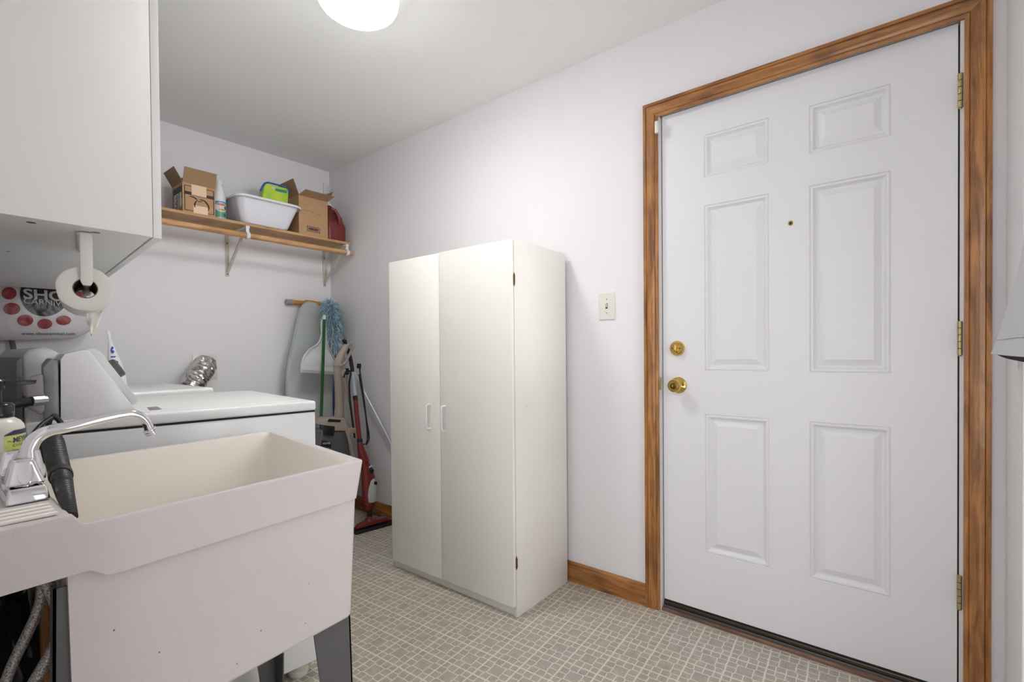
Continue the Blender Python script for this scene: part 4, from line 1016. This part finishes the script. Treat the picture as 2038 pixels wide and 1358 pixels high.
lg = obj('leg_frame', m, M_MUST, L, smooth=50)
obj('end_cap', MB().tube([a-V(.018, 0, -.0005), a+V(.028, 0, .001)], .0185, 18), M_GREYP, lg, smooth=50)
obj('end_cap', MB().tube([b+V(-.002, 0, 0), b+V(.040, 0, .001)], .0185, 18), M_GREYP, lg, smooth=50)
q = at(650, 606, 'y', 3.20); 
# broom with dustpan clipped on its green handle
g0 = at(645.5, 636, 'y', 2.955); g1 = at(637.5, 885, 'y', 2.972); gd = (g1-g0); t = (g0.z-.12)/(g0.z-g1.z); g2 = g0+gd*t
L = thing('broom', 'broom with slim green handle standing in the corner', 'broom', (g2.x, g2.y, 0))
obj('broom_handle', MB().tube([g0, g2], .0098, 14), M_GREEN, L, smooth=50)
obj('handle_tip', MB().tube([g0+V(0, 0, .030), g0+V(0, 0, .024), g0-gd.normalized()*-.0], [.006, .0095, .0105], 14), M_PLW, L, smooth=50)
obj('broom_head', MB().hull8([(g2.x-.13, g2.y-.02, .07), (g2.x+.10, g2.y-.02, .07), (g2.x+.10, g2.y+.02, .07), (g2.x-.13, g2.y+.02, .07)], [(g2.x-.06, g2.y-.015, .15), (g2.x+.05, g2.y-.015, .15), (g2.x+.05, g2.y+.015, .15), (g2.x-.06, g2.y+.015, .15)], .004), M_GREEN, L)
obj('bristles', MB().hull8([(g2.x-.15, g2.y-.022, .0), (g2.x+.12, g2.y-.022, .0), (g2.x+.12, g2.y+.025, 0), (g2.x-.15, g2.y+.025, 0)], [(g2.x-.125, g2.y-.018, .072), (g2.x+.095, g2.y-.018, .072), (g2.x+.095, g2.y+.018, .072), (g2.x-.125, g2.y+.018, .072)]), M_BLACK, L)
# dustpan
PD = at(640, 700, 'y', 2.998); ND = V(-.10, 1, -.03).normalized()
oL = [(644.5, 635.5), (641, 641), (640.5, 655), (641, 664), (637.5, 678), (630, 687), (617, 695), (606, 709), (601, 724), (600, 742)]
oR = [(667, 746), (669.5, 727), (665, 713), (656, 695), (651, 681), (649.8, 668), (649, 655), (648, 645)]
pol = [atp(x, y, PD, ND) for x, y in oL+oR]
L = thing('dustpan', 'white plastic dustpan hooked over the green broom handle', 'dustpan', (PD.x, PD.y, pol[9].z))
obj('pan', MB().prism(pol, ND*.004), M_PLW, L)
rim = smooth_path([atp(x, y, PD-ND*.012, ND) for x, y in oL[::-1]], 5)+smooth_path([atp(x, y, PD-ND*.012, ND) for x, y in oR[::-1]], 5)
m = MB()
for k in range(len(rim)-1):
    a, b = rim[k], rim[k+1]; m.add([a, b, b+ND*.014, a+ND*.014], [[0, 1, 2, 3]])
m.tube(rim, .0032, 8); obj('rim', m, M_PLW, L, smooth=60)
m = MB().prism([atp(x, y, PD-ND*.003, ND) for x, y in [(606, 728), (609, 718), (617, 706), (628, 698), (637, 694.5), (650, 696), (658, 705), (664, 716), (666, 730)]], ND*.003, .0008); obj('pan_floor', m, M_PLW, L)
m = MB().add([atp(x, y, PD-ND*.002, ND) for x, y in [(600.5, 736), (667, 740), (667, 746), (600, 742)]], [[0, 1, 2, 3]]); obj('lip', m, mat('lip_grey', rgb(188, 184, 184), .4), L)

# duster: fluffy head, telescopic pole
pw = [at(673, 680, 'y', 3.06), at(778, 885, 'y', 2.60)]
pd = (pw[1]-pw[0]).normalized(); t = (pw[1].z-.006)/-pd.z; pend = pw[1]+pd*t
pend.x = min(pend.x, -.02)
L = thing('duster', 'fluffy blue and white microfibre duster on a long grey pole', 'duster', (pend.x, pend.y, 0))
p2 = at(778, 882, 'x', -.035)
obj('pole', MB().tube([pw[0]+V(.012, -.01, -.035), p2, V(-.035, 2.34, .006)], .0088, 14), M_ALU, L, smooth=50)
obj('ferrule', MB().tube([pw[0]+V(-.006, 0, .012), pw[0], pw[0]+V(.014, -.012, -.036)], [.004, .010, .011], 14), M_IVORY, L, smooth=50)
core = smooth_path([at(x, y, 'y', yy) for x, y, yy in [(674, 683, 3.08), (666, 688, 3.09), (660, 674, 3.085), (662, 656, 3.085), (662, 640, 3.09), (657, 622, 3.10), (657, 609, 3.10)]], 8)
crad = lambda t: .052+.022*math.sin(min(1, t*1.15)*PI*.78)*(.5+t) if t > .2 else .045
obj('duster_core', MB().tube(core, [.024]*len(core), 12), M_FLUFF, L, smooth=60)
for nm, mt_, cnt in (('fibres', M_FLUFF, 2300), ('fibres', M_FLUFF2, 2100)):
    m = MB()
    for k in range(cnt):
        t = random.random(); i = int(t*(len(core)-1)); c0 = core[i]
        d = V(random.gauss(0, 1), random.gauss(0, 1)*.65, random.gauss(0, 1)).normalized()
        ln = crad(t)*random.uniform(.75, 1.12); s0 = c0+d*.014
        mid = s0+d*ln*.6; tip = s0+d*ln+V(0, 0, -ln*.35)
        if tip.y > YB-.01 or tip.x > -.014 or mid.x > -.014: continue
        wd = d.cross(V(random.random()-.5, random.random()-.5, random.random()-.5)).normalized()*random.uniform(.0014, .0030)
        m.add([s0-wd, s0+wd, mid+wd, tip, mid-wd], [[0, 1, 2, 4], [4, 2, 3]])
    o = obj(nm, m, mt_, L, smooth=0); o['kind'] = 'stuff'

# flat blue mop paddle behind the duster
pb = [at(x, y, 'y', 3.235) for x, y in [(676, 631.5), (681.5, 632), (680, 668), (671, 706), (663, 706)]]
bd = V(pb[3].x-.10, 3.0, 0)
m = MB().prism([pb[0], pb[1], pb[2], pb[3], pb[4], ], (0, .012, 0), .002)
m.tube([(pb[3]+pb[4])*.5+V(0, .006, .02), V(pb[4].x-.04, 3.20, .004)], .008, 10)
tag(obj('flat_mop', m, M_BLUE, smooth=40), 'flat blue plastic mop paddle just behind the fluffy duster', 'mop')

# upright carpet cleaner
yv = 2.80
def av(x, y, yy=yv): return at(x, y, 'y', yy)
L = thing('carpet_cleaner', 'beige and grey upright carpet cleaner with loop handle in the corner', 'carpet cleaner', (-.31, 2.83, 0))
stem = [av(x, y, yy) for x, y, yy in [(675, 834, 2.86), (675.5, 810, 2.85), (674.5, 780, 2.84), (673, 750, 2.83), (671.5, 728, 2.82)]]
m = MB().tube(stem, [.034, .028, .026, .026, .026], 14)
gr = smooth_path([av(x, y, 2.82) for x, y in [(671.5, 730), (672, 722), (678, 709), (685, 696), (690, 688.5)]], 5); n_ = len(gr)
m.tube(gr, [.027-.009*i/n_ for i in range(n_)], 14)
m.tube(smooth_path([av(x, y, 2.82) for x, y in [(688, 690), (694, 686), (700, 685), (701, 692), (697, 703), (690, 716), (684.5, 724), (678, 727)]], 6), .0085, 12)
m.lathe(av(671, 728, 2.82), (.1, 0, 1), [(.024, -.008), (.030, -.004), (.030, .004), (.024, .008)], 16)
obj('handle', m, M_BEIGE, L, smooth=50)
def vq(pl, y0, ext, bev=.004): return MB().prism([at(x, y, 'y', y0) for x, y in pl], (0, ext, 0), bev, 3)
obj('upper_housing', vq([(662, 832), (687, 832), (697, 866), (692, 868), (688, 858), (667, 858), (665, 849), (646, 847), (648, 838)], 2.78, .14), M_BEIGE, L, smooth=40)
obj('latch', vq([(647, 847), (667, 849), (665, 868), (646, 866)], 2.772, .05), M_BLACK, L, smooth=40)
tank = [(640, 858), (650, 854), (666, 858), (689, 857), (700, 912), (706, 965), (640, 965), (632, 900)]
m = vq(tank, 2.79, .15, .010)
obj('water_tank', m, M_VGREY, L, smooth=50)
vb = at(640, 965, 'y', 2.79)
m = MB().box(-.48, -.20, 2.77, 2.93, .02, max(.1, vb.z-.0), .03, 4).box(-.50, -.19, 2.75, 2.93, .012, .11, .025, 4)
obj('base_housing', m, mat('base_dark', rgb(78, 76, 76), .6), L, smooth=50)
for x in (-.46, -.21): obj('wheel', MB().lathe((x, 2.89, .04), (1, 0, 0), [(.03, 0), (.04, .004), (.04, .018), (.03, .022)], 20), M_BLACK, L)
obj('side_tube', MB().tube(smooth_path([at(x, y, 'y', 2.775) for x, y in [(691, 860), (695, 875), (699, 892), (703, 915), (707, 945)]], 5), .0115, 12), M_BEIGE, L, smooth=50)
obj('side_clip', vq([(694, 852), (708, 852), (708, 862), (694, 864)], 2.765, .03, .002), M_BEIGE, L)
a0, b0 = at(640, 878, 'y', 2.786), at(659, 893, 'y', 2.786)
lb = obj('name_plate', vq([(641, 877), (660, 880), (658.5, 892), (639.5, 888)], 2.786, .003, .0004), M_GAP, L)
q = at(642, 885, 'y', 2.7845); obj('lettering', MB().text('HOOVER', .017, lambda x, y: (q.x+x, 2.7845, q.z+y-x*.1), .8, bold=.0003), M_LABELW, lb, smooth=0)
m = MB()
q = at(639, 895, 'y', 2.785); obj('name_plate', MB().box(q.x, q.x+.055, 2.785, 2.789, q.z-.012, q.z+.002), M_LGREY, L)
obj('cap_plate', vq([(655, 834), (679, 836), (677, 841), (652, 840)], 2.777, .003, .0004), M_GAP, L)
m = MB().tube(smooth_path([av(x, y, 2.80) for x, y in [(684, 738), (690, 744), (692, 765), (694, 790), (698, 815), (703, 850)]], 6), .0055, 10)
m.tube(smooth_path([av(x, y, 2.79) for x, y in [(688, 750), (686, 760), (690, 785), (694, 820), (697, 852)]], 6), .0045, 10)
obj('solution_hose', m, mat('clear_hose', rgb(170, 156, 146), .2), L, smooth=50)
m = MB().box(av(684, 740).x, av(690, 740).x, 2.77, 2.79, av(688, 746).z, av(688, 733).z, .004)
m.tube(smooth_path([av(x, y, 2.775) for x, y in [(692, 738), (698, 742), (695, 765), (697, 800), (703, 850), (706, 872)]], 6), .006, 8)
m.tube(smooth_path([av(x, y, 2.77) for x, y in [(686, 746), (684, 752), (688, 740)]], 4), .005, 8)
obj('cord_bundle', m, M_BLACK, L, smooth=50)
obj('cord_hook', MB().prism([av(x, y, 2.775) for x, y in [(680, 742), (687, 735), (690, 737), (686, 745), (681, 749)]], (0, .012, 0), .002), M_BEIGE, L)

# red steam mop
def am(x, y): # leaning line: deeper towards the top
    t = (1020-y)/340.0; return at(x, y, 'y', 2.62+.25*t)
q0 = am(735, 1022)
L = thing('steam_mop', 'dark red upright steam mop standing on the floor left of the wardrobe', 'steam mop', (q0.x, q0.y, 0))
m = MB().tube(smooth_path([am(x, y) for x, y in [(686, 681), (690, 690), (695, 705), (699.5, 725), (701.5, 742)]], 5), [.0125]*21, 14)
m.lathe(am(685.5, 679), V(.3, 0, 1), [(.006, -.012), (.014, -.006), (.016, 0), (.013, .008), (.004, .012)], 16)
obj('grip', m, M_BLACKG, L, smooth=50)
obj('pole', MB().tube([am(701, 741), am(707, 790)], .0135, 14), M_ALU, L, smooth=50)
obj('pole_collar', MB().tube([am(706.5, 788), am(707.8, 797)], .0155, 14), M_BLACK, L, smooth=50)
m = MB().tube(smooth_path([am(x, y) for x, y in [(707.8, 796), (710, 822), (714, 860), (716, 878)]], 5), .0145, 14)
m.tube(smooth_path([am(x, y) for x, y in [(716, 880), (718, 893), (721, 905), (725, 920)]], 5), [.0150+.0012*i for i in range(16)], 16)
obj('lower_pole', m, M_RED, L, smooth=50)
obj('pole_collar', MB().tube([am(715.8, 874), am(716.6, 881)], .0175, 16), M_BLACK, L, smooth=50)
obj('button', MB().lathe(am(722, 884)+V(0, -.013, 0), (0, -1, 0), [(.006, 0), (.005, .004)], 14), M_RED, L)
bl = [(718, 908, .016), (726, 920, .026), (730, 932, .036), (732, 945, .043), (734, 960, .048), (735, 978, .048), (735.5, 994, .044), (736, 1006, .036), (736, 1013, .026), (736, 1016, .012)]
lp = []
for (x, y, r) in bl:
    c = am(x, y); lp.append([V(c.x+r*math.cos(2*PI*k/28), c.y+r*.75*math.sin(2*PI*k/28), c.z) for k in range(28)])
obj('body', loops(lp, capt=True), M_RED, L, smooth=60)
tk = [(735, 951, .012), (735.5, 956, .027), (735.5, 968, .036), (735, 982, .036), (735, 992, .032), (735, 998, .026)]
lp = []
for (x, y, r) in tk:
    c = am(x, y)+V(.004, -.022, 0); lp.append([V(c.x+r*.95*math.cos(2*PI*k/28), c.y+r*.75*math.sin(2*PI*k/28), c.z) for k in range(28)])
tn = obj('water_tank', loops(lp, capt=True), M_TANK, L, smooth=60)
c = am(739, 960); obj('tank_cap', MB().lathe(c+V(0, -.036, 0), (0, -1, 0), [(.012, 0), (.012, .012), (.009, .014)], 20), M_BLACK, tn)
c = am(734, 937); obj('dial', MB().lathe(c+V(0, -.026, 0), (0, -1, 0), [(.014, 0), (.014, .010), (.011, .012)], 20), M_BLACK, L)
obj('dial_ring', MB().lathe(c+V(0, -.022, .004), (0, -1, 0), [(.018, 0), (.018, .004)], 24), M_BLUE, L)
c = am(733, 929); obj('cord_clip', MB().tube([c+V(-.012, -.026, 0), c+V(0, -.034, .010), c+V(.012, -.026, 0)], .005, 10), M_PLW, L, smooth=50)
obj('swivel_neck', MB().tube([am(736, 1013), V(q0.x+.004, q0.y, .050)], [.014, .016], 14), M_BLACK, L, smooth=50)
# triangular foot
fa, fb = at(708, 1050, 'z', .034), at(776, 1031, 'z', .034)
dd = (fb-fa).normalized(); nd2 = V(-dd.y, dd.x, 0)
if nd2.y < 0: nd2 = -nd2
mid = fa.lerp(fb, .44)+nd2*.02
def fl(s, z): return [V(q.x, q.y, z) for q in [fa-nd2*.012*s, fb-nd2*.016*s, fb+nd2*.024*s, mid+nd2*.045*s, fa+nd2*.022*s]]
obj('mop_foot', MB().hull8(fl(1, .022), [mid.lerp(V(q.x, q.y, 0), .88)+V(0, 0, .026) if False else V(mid.x+(q.x-mid.x)*.86, mid.y+(q.y-mid.y)*.8, .048) for q in fl(1, .0)], .006, 3), M_RED, L, smooth=50)
obj('foot_hub', MB().lathe((mid.x, mid.y, .040), (0, 0, 1), [(.030, 0), (.026, .016), (.016, .024)], 20), M_RED, L, smooth=50)
qq = fa.lerp(fb, .76); obj('foot_sticker', MB().add([V(qq.x, qq.y, .0492)+dd*.03+nd2*.012, V(qq.x, qq.y, .0492)-dd*.03+nd2*.012, V(qq.x, qq.y, .0492)-dd*.03-nd2*.004, V(qq.x, qq.y, .0492)+dd*.03-nd2*.004], [[0, 1, 2, 3]]), M_LBLUE, L, smooth=0)
def fl2(s, z):
    e0, e1 = fa-dd*.02, fb+dd*.02
    return [V(q.x, q.y, z) for q in [e0-nd2*.040*s, e1-nd2*.045*s, e1+nd2*.040*s, mid+nd2*.075*s, e0+nd2*.040*s]]
obj('mop_tray', MB().hull8(fl2(1, .0005), fl2(.96, .016), .005, 3), M_BLACK, L, smooth=50)
m = MB().tube(smooth_path([am(x, y)+V(.016, -.012, 0) for x, y in [(704, 730), (708, 728), (711, 726), (710, 740), (716, 780), (722, 830), (725, 870), (722, 885), (726, 880), (728, 868), (722, 830), (714, 780), (708, 745)]], 6), .0048, 8)
m.box(am(708, 730).x, am(714, 730).x, am(708, 730).y-.03, am(708, 730).y-.01, am(708, 734).z, am(708, 724).z, .004)
obj('power_cord', m, M_BLACK, L, smooth=50)

# ================================================================ garment hanging on the near wall
gz0 = 1.0737; gc = -.93
L = thing('hanging_garment', 'light grey knit garment hanging in the near doorway, cut off by the right edge', 'garment', (gc+.2, -.19, gz0-.02))
def gsurf(side_, off=0.0):
    def f(u, v):   # u across, v from hem upward
        edge = [(.0, .65), (.04, .534), (.165, .28), (.30, .13), (.50, .05), (.64, .03)]
        h = v*.64; w_ = .03
        for (a, wa_), (b_, wb_) in zip(edge, edge[1:]):
            if a <= h <= b_: w_ = wa_+(wb_-wa_)*(h-a)/(b_-a); break
        th = PI*u; cx_ = math.cos(th); x = gc+(w_ if cx_ > 0 else min(w_, .12))*cx_
        dep = (.016 if side_ > 0 else .030)*(1-v)+.006; sn = math.sin(th)**.7
        y = -.176+dep*sn*side_+.003*math.sin(u*19+v*2)*(1-v)*sn-off*side_*sn
        z = gz0+h-(.022*sn*(1-v) if side_ < 0 else 0)
        return (x+(off*-cx_), max(y, YF+.006), z)
    return f
gb = obj('body', MB().grid(gsurf(1), 48, 30).grid(gsurf(-1), 48, 30), M_CLOTH, L, smooth=70)
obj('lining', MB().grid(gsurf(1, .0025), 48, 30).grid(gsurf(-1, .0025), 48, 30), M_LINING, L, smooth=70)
f = gsurf(1, -.0012)
obj('hem_stitch', MB().tube([f(i/40, .052) for i in range(41)], .0012, 6), M_CLOTH, gb, smooth=60)
obj('hanger_hook', MB().tube([(gc, -.176, 1.69), (gc, -.180, 1.95), (gc, -.190, 2.02), (gc, YF+.025, 2.132), (gc, YF+.006, 2.138)], .003, 8), M_STEEL, L)
